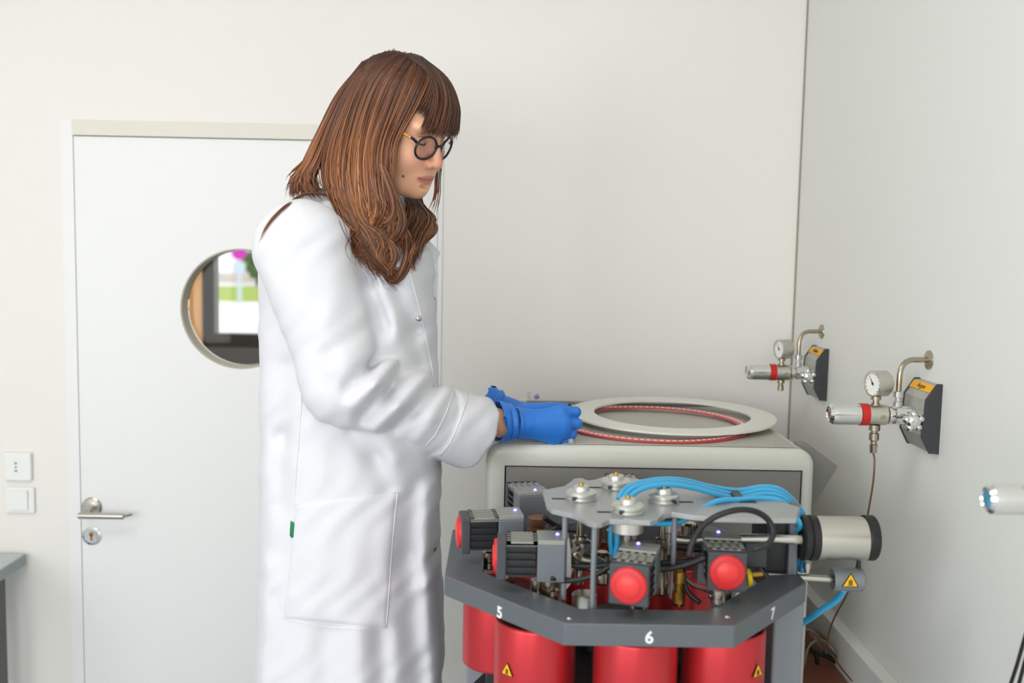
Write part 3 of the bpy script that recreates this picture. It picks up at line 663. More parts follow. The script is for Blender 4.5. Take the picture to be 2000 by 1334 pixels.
for i, (x, y) in enumerate(((1135, 975), (1203, 953), (1226, 1001), (1296, 980))):
    c = onz(x, y, zs)
    f = put('round_clamp', MB().lathe_sharp([(0, 0), (0.0225, 0), (0.0235, 0.002), (0.0235, 0.0055), (0.0215, 0.0065), (0.0215, 0.0075), (0.0235, 0.0085), (0.0235, 0.0115), (0.021, 0.0135), (0.0125, 0.0145), (0.0115, 0.020), (0.009, 0.0215), (0, 0.0215)], c, (0, 0, 1), 36), 'alu', unit, 'round aluminium clamp')
    put('brass_pin', MB().lathe([(0, 0.005), (0.003, 0.004), (0.004, 0)], c+Vector((0, 0, 0.0213)), (0, 0, 1), 12), 'brass', f)
    s = -1 if i < 3 else 1
    put('slot', MB().box((c.x+s*0.024, c.y-0.0035, zs-0.0004), (c.x+s*0.044, c.y+0.0035, zs+0.0004)), 'groove', f)
    put('clamp_bolt', MB().cyl((c.x+s*0.012, c.y-0.0195, zs+0.006), (c.x+s*0.013, c.y-0.0255, zs+0.006), 0.003, 10), 'black_plastic', f)
    put('under_flange', MB().lathe_sharp([(0, 0), (0.023, 0), (0.023, -0.019 if i == 2 else -0.011), (0.020, -0.021 if i == 2 else -0.013), (0, -0.021 if i == 2 else -0.013)], c+Vector((0, 0, -0.008)), (0, 0, 1), 32), 'alu', f)
    put('stem', MB().lathe_sharp([(0.0065, -0.02), (0.0065, -0.055), (0.010, -0.056), (0.010, -0.066), (0.0135, -0.068), (0.0135, -0.088), (0.008, -0.092), (0.008, -0.13)], c, (0, 0, 1), 20), 'nickel', f)
# fittings inside the ring
rnd = random.Random(3)
def fitting(px, py, Y, r, h, m='nickel', n=16):
    c = at(px, py, Y)
    prof = [(0, 0), (r*0.75, 0), (r, h*0.08), (r, h*0.38), (r*0.7, h*0.42), (r*0.7, h*0.58), (r*0.95, h*0.62), (r*0.95, h*0.92), (r*0.6, h), (0, h)]
    put('pipe_fitting', MB().lathe_sharp(prof, c, (0, 0, 1), n), m, unit)
put('short_cylinder', MB().cyl(at(1141, 1195, 1.42), at(1141, 1158, 1.42), 0.0185, 28, bev=0.002), 'brushed', unit)
put('elbow_body', MB().tube([at(1178, 1110, 1.44), at(1150, 1098, 1.44), at(1130, 1092, 1.44), at(1118, 1075, 1.44)], 0.013, 16, 4), 'nickel', unit)
put('white_bracket', MB().prism([at(1104, 1155, 1.40), at(1104, 1060, 1.40), at(1112, 1050, 1.40), at(1116, 1080, 1.40), at(1116, 1140, 1.40)], (0, 0.04, 0), bev=0.001), 'plate_light', unit)
for a in ((1175, 1140, 1.47, 0.014, 0.05), (1135, 1110, 1.46, 0.016, 0.045, 'steel'), (1325, 1182, 1.40, 0.0095, 0.055, 'brass'), (1345, 1080, 1.56, 0.014, 0.05), (1330, 1102, 1.52, 0.015, 0.03, 'copper_tube'), (1368, 1050, 1.55, 0.008, 0.03), (1305, 1085, 1.46, 0.010, 0.06, 'steel'), (1050, 1042, 1.62, 0.018, 0.03, 'copper_tube'), (1018, 1080, 1.62, 0.012, 0.03), (955, 1110, 1.565, 0.012, 0.03), (1380, 1085, 1.50, 0.011, 0.03), (1290, 1160, 1.48, 0.013, 0.04), (1400, 1180, 1.36, 0.008, 0.022, 'steel'), (1376, 1075, 1.5, 0.009, 0.03, 'copper_tube'), (1238, 1090, 1.50, 0.008, 0.05, 'steel'), (1075, 1165, 1.46, 0.010, 0.03)): fitting(*a)
for pts, r, m in (([(1310, 1052), (1350, 1056), (1395, 1050), (1440, 1052), (1500, 1052), (1565, 1054)], 0.0072, 'brushed'), ([(1385, 1160), (1400, 1176), (1420, 1184), (1445, 1172), (1440, 1160)], 0.004, 'steel'), ([(1330, 1115), (1350, 1140), (1372, 1150), (1395, 1160)], 0.003, 'steel'), ([(1085, 1158), (1105, 1140), (1120, 1110), (1128, 1080)], 0.0025, 'steel'), ([(1300, 1078), (1320, 1092), (1345, 1088)], 0.003, 'copper_tube'), ([(1290, 1065), (1330, 1068), (1380, 1074)], 0.0055, 'black_rubber')):
    put('metal_pipe', MB().tube([at(x, y, 1.46) for x, y in pts], r, 12, 4), m, unit)
put('grey_block', MB().box(at(1362, 1140, 1.43), Vector((at(1384, 1100, 1.43).x, 1.47, at(1384, 1100, 1.43).z)), bev=0.0015), 'gear_grey', unit)
# bracket at the right with dark box
by = 1.495
b0 = at(1497, 1120, by); b1 = at(1545, 1010, by)
put('side_box', MB().box((b0.x, by+0.012, zp), (b1.x, by+0.10, zs-0.012), bev=0.002), 'black_plastic', unit)
put('side_upright', MB().box((at(1542, 1050, by).x, by, zp), (at(1559, 1050, by).x, by+0.02, zs-0.008), bev=0.001), 'gear_grey', unit)
put('connector', MB().box(at(1452, 1110, 1.46), Vector((at(1500, 1060, 1.46).x, 1.50, at(1500, 1060, 1.46).z)), bev=0.003), 'motor_grey', unit)
put('yellow_fitting', MB().cyl(at(1458, 1128, 1.42), at(1466, 1127, 1.42), 0.0125, 18), 'yellow_hose', unit)
put('brass_nut', MB().cyl(at(1466, 1124, 1.43), at(1486, 1122, 1.44), 0.0055, 6), 'brass', unit)
# pump: cylinder lying along x
py_ = 1.50
pa = at(1590, 1050, py_); rp = 0.0335
pb = at(1690, 1050, py_); ax = Vector((1, 0, 0))
pump = put('pump', MB().lathe_sharp([(0, 0), (rp, 0), (rp, pb.x-pa.x), (0, pb.x-pa.x)], pa, ax, 48), 'brushed', unit, 'shiny steel cylinder lying on its side')
pl = pa.x-at(1560, 1050, py_).x
put('flange', MB().lathe_sharp([(0, -pl), (rp*0.96, -pl), (rp*1.04, -pl+0.003), (rp*1.04, -pl*0.55), (rp*0.97, -pl*0.5), (rp*0.97, -pl*0.42), (rp*1.03, -pl*0.36), (rp*1.03, 0.002), (0, 0.002)], pa, ax, 40), 'black_rubber', pump, 'black ribbed flange')
put('end_cap', MB().lathe_sharp([(rp*1.02, -0.003), (rp*1.04, 0.0), (rp*1.04, 0.011), (rp*0.98, 0.0135), (0, 0.0135)], pb, ax, 40), 'black_rubber', pump, 'black end cap')
put('pump_shaft', MB().lathe_sharp([(0, 0), (0.006, 0), (0.006, 0.01), (0.009, 0.012), (0.009, 0.018), (0.004, 0.02), (0.004, 0.03)], at(1562, 1052, py_), -ax, 16), 'nickel', pump)
put('drain_nipple', MB().lathe_sharp([(0, 0), (0.005, 0), (0.005, 0.007), (0.0068, 0.007), (0.0068, 0.016), (0, 0.016)], at(1576, 1118, py_), (0, 0, 1), 14), 'steel', pump)
va = at(1625, 1131, py_); vb = at(1684, 1131, py_)
vent = put('vent_cylinder', MB().lathe_sharp([(0.004, 0.014), (0.0145, 0.013), (0.0145, 0.0), (0.0172, 0.0), (0.0178, 0.001), (0.0178, vb.x-va.x-0.002), (0.0165, vb.x-va.x), (0, vb.x-va.x)], va, ax, 36), 'frame_grey', unit, 'small grey cylinder')
put('vent_pipe', MB().cyl(at(1500, 1124, py_-0.002), at(1636, 1132, py_), 0.0052, 16), 'brushed', vent)
put('hanger', MB().cyl(at(1677, 1110, py_), at(1677, 1092, py_), 0.0035, 12), 'black_plastic', vent)
tri_sign(at(1661, 1136, py_-0.0186)+Vector((0, 0, -0.001)), Vector((0, -1, 0)), 0.0150, vent)

# blue hoses
H4 = [[(1208, 975), (1222, 955), (1250, 943), (1295, 936), (1340, 939), (1385, 950), (1440, 958), (1490, 951), (1525, 957), (1556, 985), (1570, 1012)],
      [(1214, 980), (1230, 958), (1258, 947), (1300, 940), (1345, 945), (1390, 957), (1440, 966), (1490, 957), (1525, 964), (1553, 990), (1568, 1018)],
      [(1222, 985), (1238, 964), (1265, 951), (1305, 946), (1350, 952), (1395, 964), (1440, 973), (1490, 965), (1525, 970), (1549, 994), (1566, 1022)],
      [(1270, 1022), (1310, 1022), (1345, 1012), (1375, 992), (1405, 978), (1440, 976), (1490, 973), (1524, 978), (1547, 1000), (1563, 1028)]]
for i, L in enumerate(H4):
    Ys = 1.505-0.012*i
    if i < 3: ys = [Ys-0.06+0.004*min(j, 6)+0.01*max(0, min(j, 6)) for j in range(len(L))]
    else: ys = [1.40+0.014*min(j, 6) for j in range(len(L))]
    pts = [at(x, y, yy) for (x, y), yy in zip(L, ys)]
    e = pts[-1]
    pts += [Vector((e.x-0.002, 1.545-0.008*i, e.z-0.025)), Vector((V[2].x+0.006+0.004*i, 1.560-0.008*i, zp+0.03)), Vector((V[2].x+0.007+0.003*i, 1.565-0.008*i, zp-0.01))]
    put('blue_hose', MB().tube(pts, 0.0042, 14, 6), 'blue_hose', unit)
for k, (L, Y) in enumerate(([[(1195, 1025), (1193, 1055), (1196, 1085)], 1.45], [[(1205, 1030), (1206, 1060), (1200, 1092)], 1.44])):
    put('blue_hose', MB().tube([at(x, y, Y) for x, y in L], 0.0042, 12, 4), 'blue_hose', unit)
put('blue_hose', MB().tube([at(1650, 1150, 1.56), at(1634, 1172, 1.57), at(1600, 1195, 1.58), at(1568, 1216, 1.60), at(1520, 1240, 1.62)], 0.0056, 14, 5), 'blue_hose', unit)
cl = at(1458, 980, 1.475); put('hose_clip', MB().box((cl.x-0.014, cl.y-0.012, cl.z-0.012), (cl.x+0.014, cl.y+0.002, cl.z+0.002), bev=0.002), 'black_plastic', unit)
put('hose_clip_teeth', MB().box((cl.x-0.016, cl.y-0.004, cl.z+0.001), (cl.x-0.002, cl.y+0.05, cl.z+0.0055)), 'black_plastic', unit)
# black cables
for L, Y, r in (([(1345, 1088), (1352, 1060), (1370, 1030), (1400, 1008), (1440, 996), (1475, 999), (1500, 1015), (1510, 1040), (1500, 1062), (1470, 1074)], 1.325, 0.0042),
                ([(1285, 1112), (1310, 1110), (1345, 1102), (1380, 1088)], 1.38, 0.0045), ([(1290, 1100), (1320, 1098), (1350, 1096), (1378, 1080)], 1.41, 0.0042),
                ([(1335, 1102), (1336, 1130), (1345, 1158), (1368, 1178)], 1.40, 0.0038),
                ([(1085, 1092), (1110, 1102), (1150, 1106), (1190, 1102), (1225, 1088)], 1.41, 0.0040), ([(1075, 1128), (1100, 1134), (1130, 1132), (1165, 1122), (1200, 1100)], 1.39, 0.0040),
                ([(1062, 1010), (1085, 1025), (1110, 1034), (1140, 1036)], 1.58, 0.0040), ([(1004, 1045), (1030, 1052), (1060, 1040), (1090, 1030)], 1.56, 0.0035)):
    put('black_cable', MB().tube([at(x, y, Y+0.006*math.sin(i*1.3)) for i, (x, y) in enumerate(L)], r, 12, 5), 'black_rubber', unit)

# ================================================================== PERSON
f32 = np.float32
def nrm(v): return v/np.linalg.norm(v)
class PT:                                    # points as three broadcastable arrays
    def __init__(s, x, y, z): s.x, s.y, s.z = x, y, z
def V3(p): return np.array([p[0], p[1], p[2]], f32)
def s_sphere(p, c, r): return np.sqrt((p.x-c[0])**2+(p.y-c[1])**2+(p.z-c[2])**2)-r
def s_ell(p, c, r):
    x, y, z = p.x-c[0], p.y-c[1], p.z-c[2]
    k0 = np.sqrt((x/r[0])**2+(y/r[1])**2+(z/r[2])**2); k1 = np.sqrt((x/r[0]**2)**2+(y/r[1]**2)**2+(z/r[2]**2)**2)
    return k0*(k0-1)/np.maximum(k1, 1e-6)
def s_cap(p, a, b, ra, rb, sq=None):
    """round cone; sq=(axis vector, factor) squashes the section along that axis"""
    a = V3(a); b = V3(b); d = b-a; L2 = float(d@d)
    x, y, z = p.x-a[0], p.y-a[1], p.z-a[2]
    t = np.clip((x*d[0]+y*d[1]+z*d[2])/L2, 0, 1)
    x, y, z = x-t*d[0], y-t*d[1], z-t*d[2]
    if sq is not None:
        u = nrm(V3(sq[0])); k = (x*u[0]+y*u[1]+z*u[2])*(sq[1]-1)
        x, y, z = x+k*u[0], y+k*u[1], z+k*u[2]
    return np.sqrt(x*x+y*y+z*z)-(ra+(rb-ra)*t)
def smin(a, b, k):
    h = np.clip(0.5+0.5*(b-a)/k, 0, 1); return b+(a-b)*h-k*h*(1-h)
def smax(a, b, k): return -smin(-a, -b, k)
def axis_pts(segs):
    """graded grid axis from (start, end, step) pieces"""
    o = []
    for a, b, h in segs: n = max(1, int(round((b-a)/h))); o += list(a+(b-a)*np.arange(n)/n)
    o.append(segs[-1][1]); return np.array(o, f32)
def grid(xs, ys, zs): return PT(xs[:, None, None], ys[None, :, None], zs[None, None, :])
def surface_net(F, xs, ys, zs):
    """dual contouring of the zero level: vertices and quads"""
    S = F < 0; nx, ny, nz = F.shape
    c = np.zeros((nx-1, ny-1, nz-1), np.int8)
    for i in (0, 1):
        for j in (0, 1):
            for k in (0, 1): c += S[i:nx-1+i, j:ny-1+j, k:nz-1+k]
    act = (c > 0) & (c < 8); I, J, K = np.nonzero(act)
    idx = np.full(act.shape, -1, np.int32); idx[I, J, K] = np.arange(len(I))
    co = np.zeros((len(I), 3)); n = np.zeros(len(I))
    ax = (xs, ys, zs); B = [(0,0,0),(1,0,0),(0,1,0),(1,1,0),(0,0,1),(1,0,1),(0,1,1),(1,1,1)]
    val = [F[I+b[0], J+b[1], K+b[2]] for b in B]
    for p in range(8):
        for q in range(p+1, 8):
            if sum(abs(B[p][m]-B[q][m]) for m in range(3)) != 1: continue
            va, vb = val[p], val[q]; m = (va < 0) != (vb < 0); t = va[m]/(va[m]-vb[m])
            for a_, base in enumerate((I, J, K)):
                pa = ax[a_][base[m]+B[p][a_]]; pb = ax[a_][base[m]+B[q][a_]]; co[m, a_] += pa+(pb-pa)*t
            n[m] += 1
    co /= n[:, None]; Q = []
    X = S[:-1, 1:-1, 1:-1] != S[1:, 1:-1, 1:-1]; i, j, k = np.nonzero(X); j += 1; k += 1; fl = S[i, j, k]
    q = np.stack([idx[i, j-1, k-1], idx[i, j, k-1], idx[i, j, k], idx[i, j-1, k]], 1); q[~fl] = q[~fl][:, ::-1]; Q.append(q)
    X = S[1:-1, :-1, 1:-1] != S[1:-1, 1:, 1:-1]; i, j, k = np.nonzero(X); i += 1; k += 1; fl = S[i, j, k]
    q = np.stack([idx[i-1, j, k-1], idx[i-1, j, k], idx[i, j, k], idx[i, j, k-1]], 1); q[~fl] = q[~fl][:, ::-1]; Q.append(q)
    X = S[1:-1, 1:-1, :-1] != S[1:-1, 1:-1, 1:]; i, j, k = np.nonzero(X); i += 1; j += 1; fl = S[i, j, k]
    q = np.stack([idx[i-1, j-1, k], idx[i, j-1, k], idx[i, j, k], idx[i-1, j, k]], 1); q[~fl] = q[~fl][:, ::-1]; Q.append(q)
    return co, np.concatenate(Q)
def np_mesh(name, co, quads, relax=0):
    if relax:
        e = np.concatenate([quads[:, [0, 1]], quads[:, [1, 2]], quads[:, [2, 3]], quads[:, [3, 0]]])
        for _ in range(relax):
            s = np.zeros_like(co); c = np.zeros(len(co))
            for m in range(3): s[:, m] = np.bincount(e[:, 0], co[e[:, 1], m], len(co))+np.bincount(e[:, 1], co[e[:, 0], m], len(co))
            c = np.bincount(e[:, 0], minlength=len(co))+np.bincount(e[:, 1], minlength=len(co))
            co = 0.5*co+0.5*s/np.maximum(c, 1)[:, None]
    me = bpy.data.meshes.new(name); nq = len(quads)
    me.vertices.add(len(co)); me.vertices.foreach_set('co', co.astype(f32).ravel())
    me.loops.add(nq*4); me.loops.foreach_set('vertex_index', quads.astype(np.int32).ravel())
    me.polygons.add(nq); me.polygons.foreach_set('loop_start', np.arange(0, nq*4, 4, dtype=np.int32)); me.polygons.foreach_set('use_smooth', np.ones(nq, bool))
    me.update(calc_edges=True); me.validate(); return me

# ---- materials of the person
mat('coat_cotton', (219, 219, 224), 0.85, bump=0.12, bscale=420, spec=0.2)
mat('coat_seam', (226, 226, 228), 0.9, spec=0.2)
mat('glove_nitrile', (40, 118, 210), 0.42, bump=0.08, bscale=300)
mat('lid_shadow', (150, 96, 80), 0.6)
mat('lash', (46, 30, 24), 0.6)
mat('glasses_black', (22, 26, 34), 0.2)
mat('glasses_amber', (214, 136, 30), 0.25)
mat('green_label', (16, 120, 78), 0.6)
mat('jeans', (52, 62, 84), 0.8)
mat('shoe_white', (220, 220, 218), 0.5)
mat('tweezer_black', (20, 22, 26), 0.4)
def attr_mat(name, attr, rough, sub=0.0, bump=None):
    m = bpy.data.materials.new(name); m.use_nodes = True; nt = m.node_tree; b = nt.nodes['Principled BSDF']
    a = nt.nodes.new('ShaderNodeAttribute'); a.attribute_name = attr; nt.links.new(a.outputs['Color'], b.inputs['Base Color'])
    b.inputs['Roughness'].default_value = rough
    if sub: b.inputs['Subsurface Weight'].default_value = sub; b.inputs['Subsurface Radius'].default_value = (0.008, 0.003, 0.0015); b.inputs['Subsurface Scale'].default_value = 1.0
    if bump:
        tc = nt.nodes.new('ShaderNodeTexCoord'); n = nt.nodes.new('ShaderNodeTexNoise'); n.inputs['Scale'].default_value = bump; nt.links.new(tc.outputs['Object'], n.inputs['Vector'])
        bp = nt.nodes.new('ShaderNodeBump'); bp.inputs['Strength'].default_value = 0.08; bp.inputs['Distance'].default_value = 0.001; nt.links.new(n.outputs[0], bp.inputs['Height']); nt.links.new(bp.outputs[0], b.inputs['Normal'])
    MAT[name] = m; return m
attr_mat('skin', 'tone', 0.5, 0.15, 500); attr_mat('hair_brown', 'tone', 0.30)
MAT['hair_brown'].node_tree.nodes['Principled BSDF'].inputs['Specular IOR Level'].default_value = 0.45
def set_tone(me, rgb):
    a = me.color_attributes.new('tone', 'FLOAT_COLOR', 'POINT'); a.data.foreach_set('color', np.concatenate([rgb, np.ones((len(rgb), 1))], 1).astype(f32).ravel())

# ---- head frame: u forward, v to her left, w up; origin midway between the ears at eye height
HY = 1.86
ha, hb, hc, hs = math.radians(-29), math.radians(21), math.radians(5), 0.965
hu = Vector((math.cos(ha)*math.cos(hb), math.sin(ha)*math.cos(hb), -math.sin(hb))); hv = Vector((-math.sin(ha), math.cos(ha), 0)); hw = hu.cross(hv)
hv, hw = hv*math.cos(hc)+hw*math.sin(hc), hw*math.cos(hc)-hv*math.sin(hc)
def tip_off():
    return (hu*0.118+hw*-0.040)*hs
HO = at(862, 324, HY+tip_off().y)-tip_off()
def H2W(u, v, w): return HO+(hu*u+hv*v+hw*w)*hs
def W2H(p):
    x, y, z = p.x-HO.x, p.y-HO.y, p.z-HO.z
    return PT((x*hu.x+y*hu.y+z*hu.z)/hs, (x*hv.x+y*hv.y+z*hv.z)/hs, (x*hw.x+y*hw.y+z*hw.z)/hs)
def skull_sdf(p):
    q = W2H(p)
    d = s_ell(q, (-0.008, 0, 0.032), (0.098, 0.075, 0.088))
    d = smin(d, s_ell(q, (0.040, 0, -0.030), (0.054, 0.060, 0.080)), 0.03)
    return d*hs
def head_sdf(p):
    q = W2H(p); av = np.abs(q.y); m = PT(q.x, av, q.z)
    d = s_ell(q, (-0.008, 0, 0.032), (0.098, 0.075, 0.088))
    d = smin(d, s_ell(q, (0.036, 0, -0.030), (0.055, 0.061, 0.080)), 0.03)
    d = smin(d, s_ell(q, (0.040, 0, -0.084), (0.046, 0.046, 0.030)), 0.03)            # jaw
    d = smin(d, s_cap(m, (0.000, 0.056, -0.055), (0.060, 0.030, -0.098), 0.012, 0.014), 0.03)
    d = smin(d, s_ell(q, (0.079, 0, -0.103), (0.016, 0.020, 0.015)), 0.022)           # chin
    d = smin(d, s_ell(m, (0.062, 0.037, -0.040), (0.026, 0.024, 0.026)), 0.03)        # cheeks
    d = smin(d, s_ell(q, (0.0735, 0, -0.074), (0.020, 0.030, 0.024)), 0.02)            # muzzle
    d = smin(d, s_ell(m, (0.075, 0.026, 0.020), (0.017, 0.028, 0.009)), 0.02)         # brow
    d = smax(d, -s_ell(m, (0.098, 0.031, -0.004), (0.018, 0.020, 0.014)), 0.014)      # eye sockets
    d = smin(d, s_ell(m, (0.0735, 0.031, -0.005), (0.0125, 0.0150, 0.0115)), 0.004)   # lids
    d = smin(d, s_cap(q, (0.086, 0, 0.008), (0.1075, 0, -0.036), 0.0075, 0.0085), 0.014)
    d = smin(d, s_sphere(q, (0.1085, 0, -0.041), 0.0098), 0.006)
    d = smin(d, s_ell(m, (0.0970, 0.0120, -0.0450), (0.0098, 0.0062, 0.0080)), 0.004)
    d = smax(d, -s_ell(m, (0.1010, 0.0065, -0.0515), (0.0050, 0.0028, 0.0035)), 0.002)
    d = smin(d, s_ell(q, (0.0865, 0, -0.0708), (0.0082, 0.0215, 0.0044)), 0.005)      # lips
    d = smin(d, s_ell(q, (0.0855, 0, -0.0794), (0.0082, 0.0185, 0.0054)), 0.005)
    d = smax(d, -s_cap(q, (0.0945, 0, -0.0752), (0.0720, 0.029, -0.0715), 0.0010, 0.0016), 0.0025)
    d = smax(d, -s_cap(q, (0.0945, 0, -0.0752), (0.0720, -0.029, -0.0715), 0.0010, 0.0016), 0.0025)
    d = smax(d, -s_ell(q, (0.0935, 0, -0.0895), (0.0055, 0.014, 0.0035)), 0.006)
    d = smin(d, s_ell(m, (-0.004, 0.074, -0.014), (0.016, 0.007, 0.030)), 0.006)      # ears
    return d*hs

# ---- joints (distance from the photograph's view)
def J(px, py, Y): return at(px, py, Y)
NECK = J(672, 432, 1.872)
shR = J(592, 486, 1.722); elR = J(672, 748, 1.695); wrR = J(985, 829, 1.885)
shL = J(725, 490, 2.005); elL = J(742, 806, 2.040); wrL = J(940, 806, 2.030)
cuffR = J(922, 848, 1.850)
BYc = 1.862
rows = [(372, 652, 38, .045), (396, 645, 62, .075), (420, 652, 104, .115), (448, 666, 142, .152), (490, 682, 166, .168), (560, 683, 169, .168), (700, 685, 172, .162), (860, 687, 176, .165), (1000, 687, 177, .172), (1200, 686, 182, .182), (1334, 683, 185, .188), (1760, 681, 196, .196)]
tz_ = np.array([at(c, y, BYc).z for y, c, h_, r in rows][::-1]); tc_ = np.array([at(c, y, BYc).x for y, c, h_, r in rows][::-1])
tx_ = np.array([h_*BYc/FPX for y, c, h_, r in rows][::-1]); ty_ = np.array([r for y, c, h_, r in rows][::-1])
HEM = 0.60
def folds(p, d, segs):
    """soft ridges (+) and valleys (-) running along lines in the x-z plane"""
    for (pts, amp, wd, Y) in segs:
        for (a, b) in zip(pts, pts[1:]):
            A = at(a[0], a[1], Y); B = at(b[0], b[1], Y); ex, ez = B.x-A.x, B.z-A.z; L = ex*ex+ez*ez
            t = ((p.x-A.x)*ex+(p.z-A.z)*ez)/L; tt = np.clip(t, 0, 1)
            r2 = (p.x-A.x-tt*ex)**2+(p.z-A.z-tt*ez)**2
            d = d-amp*np.exp(-r2/(wd*wd))*(p.y < 1.90)
    return d
SLEEVE_F = [([(757, 676), (720, 716), (684, 752)], -0.018, 0.011, 1.66), ([(792, 722), (752, 768), (708, 812)], -0.016, 0.011, 1.68), ([(846, 764), (806, 806), (770, 838)], -0.012, 0.011, 1.72),
            ([(778, 700), (740, 744), (694, 786)], 0.012, 0.013, 1.67), ([(824, 742), (782, 788), (738, 832)], 0.011, 0.013, 1.70), ([(872, 770), (846, 808), (816, 850)], 0.005, 0.012, 1.75),
            ([(640, 690), (655, 740), (690, 790)], -0.005, 0.016, 1.65), ([(600, 560), (632, 640), (640, 700)], 0.004, 0.03, 1.64)]
BODY_F = [([(648, 420), (680, 470), (712, 550), (744, 640)], -0.022, 0.015, 1.68), ([(640, 440), (662, 520), (690, 590)], 0.006, 0.02, 1.66), ([(618, 470), (640, 560), (664, 630)], -0.009, 0.018, 1.66),
          ([(770, 560), (800, 650), (812, 720)], -0.011, 0.016, 1.72), ([(740, 540), (770, 640), (790, 700)], 0.005, 0.018, 1.72), ([(838, 560), (850, 700)], -0.004, 0.012, 1.76),
          ([(690, 850), (730, 900), (752, 960)], -0.011, 0.018, 1.70), ([(735, 850), (768, 900), (786, 960)], 0.006, 0.018, 1.70), ([(560, 720), (545, 860), (548, 990)], -0.010, 0.022, 1.72),
          ([(800, 960), (790, 1100), (806, 1340)], -0.010, 0.022, 1.72), ([(832, 960), (836, 1140), (846, 1340)], 0.009, 0.016, 1.75), ([(745, 1240), (752, 1420)], -0.012, 0.018, 1.70), ([(640, 1240), (632, 1440)], -0.010, 0.022, 1.68),
          ([(700, 1236), (700, 1440)], 0.006, 0.02, 1.68), ([(530, 1100), (520, 1400)], 0.010, 0.02, 1.75), ([(855, 1000), (846, 1080), (862, 1150)], -0.006, 0.010, 1.8)]
fa = nrm(V3(wrR-elR)); fz = nrm(np.cross(fa, np.array([0, 1, 0.0]))); fz = fz if fz[2] > 0 else -fz
def coat_sdf(p):
    cx = np.interp(p.z, tz_, tc_).astype(f32); rx = np.interp(p.z, tz_, tx_).astype(f32); ry = np.interp(p.z, tz_, ty_).astype(f32)
    ex = np.abs((p.x-cx)/rx); ey = np.abs((p.y-BYc)/ry)
    k = (ex**2.25+ey**2.25)**(1/2.25); d = (k-1)*np.minimum(rx, ry)
    d = smax(d, HEM-p.z, 0.008); d = smax(d, p.z-tz_[-1], 0.01)
    d = folds(p, d, BODY_F)
    far = smin(s_cap(p, shL, elL, 0.080, 0.060), s_cap(p, elL, wrL-(wrL-elL)*0.28, 0.060, 0.040), 0.03)
    d = smin(d, far, 0.03)
    up = s_cap(p, shR+Vector((0, 0, 0.0)), elR, 0.085, 0.066, (V3((0, 1, 0)), 1.1)); 
    c0 = elR+(cuffR-elR)*0.0; ca = elR.lerp(cuffR, 0.66); cb = cuffR
    fo = s_cap(p, elR, ca, 0.066, 0.064)
    s = smin(up, fo, 0.035)
    s = folds(p, s, SLEEVE_F)
    cu = s_cap(p, ca, cb+Vector(fa)*0.03, 0.066, 0.072)                                 # turned-back cuff
    t = ((p.x-cb.x)*fa[0]+(p.y-cb.y)*fa[1]+(p.z-cb.z)*fa[2])
    w_ = ((p.x-cb.x)*fz[0]+(p.y-cb.y)*fz[1]+(p.z-cb.z)*fz[2])
    cu = smax(cu, t-0.004-w_*0.20, 0.004); cu = smax(cu, -(t+0.082-w_*0.10), 0.004)
    s = smin(smax(s, t+0.01, 0.004), cu, 0.004)
    s = smax(s, -smax(s_cap(p, cb-Vector(fa)*0.05, cb+Vector(fa)*0.05, 0.050, 0.057), -(t+0.045), 0.006), 0.004)
    d = smin(d, s, 0.009)
    d = d+0.0017*np.sin(p.x*62+1.9*np.sin(p.z*23+p.y*9)+p.y*17)*np.sin(p.z*29+1.4*np.sin(p.x*31)+p.y*8)+0.0009*np.sin(p.x*118-p.z*74+2.0*np.sin(p.z*41))
    # standing collar behind the neck
    col_ = s_cap(p, J(618, 392, 1.80), J(606, 384, 1.90), 0.020, 0.020); col_ = smin(col_, s_cap(p, J(618, 392, 1.80), J(668, 420, 1.765), 0.020, 0.016), 0.012)
    d = smin(d, col_, 0.012)
    return d
def hand_sdf(p, g, wr, mcp, pip, dip, tip, th, nz):
    """g grows everything; lists of joints per finger (index first); th = thumb chain"""
    d = s_cap(p, wr, (mcp[1]+mcp[2])*0.5, 0.0285+g, 0.021+g, (nz, 1.45))
    for i, m in enumerate(mcp): d = smin(d, s_cap(p, wr.lerp(m, 0.25), m, 0.016+g, 0.0125+g), 0.012)
    for i in range(4):
        r = (0.0098, 0.0103, 0.0098, 0.0088)[i]+g
        f = smin(s_cap(p, mcp[i], pip[i], r*1.12, r), s_cap(p, pip[i], dip[i], r, r*0.92), 0.003); f = smin(f, s_cap(p, dip[i], tip[i], r*0.92, r*0.8), 0.003)
        d = smin(d, f, 0.0035)
    f = smin(s_cap(p, th[0], th[1], 0.0150+g, 0.0118+g), s_cap(p, th[1], th[2], 0.0115+g, 0.0092+g), 0.004)
    return smin(d, f, 0.008)
# right hand: back of the hand towards the camera, resting on its little-finger side
hY = 1.905
J0 = J
def J(px, py, Y): return J0(px, py-3.5, Y)
mR = [J(1096, 808, hY-0.002), J(1100, 827, hY-0.004), J(1094, 846, hY-0.003), J(1082, 861, hY+0.000)]
pR = [J(1124, 808, hY+0.008), J(1126, 831, hY+0.006), J(1116, 851, hY+0.006), J(1103, 865, hY+0.009)]
dR = [J(1116, 808, hY+0.034), J(1114, 829, hY+0.034), J(1104, 846, hY+0.034), J(1092, 858, hY+0.034)]
tR = [J(1094, 808, hY+0.044), J(1092, 826, hY+0.042), J(1082, 842, hY+0.042), J(1072, 854, hY+0.040)]
tmR = [J(1030, 806, hY+0.022), J(1074, 802, hY+0.040), J(1106, 801, hY+0.040)]
HR = dict(wr=wrR+Vector((0.032, 0.012, 0.0)), mcp=mR, pip=pR, dip=dR, tip=tR, th=tmR, nz=(0, 1, 0))
J = J0
lY = 2.02
wl = J(988, 801, lY)
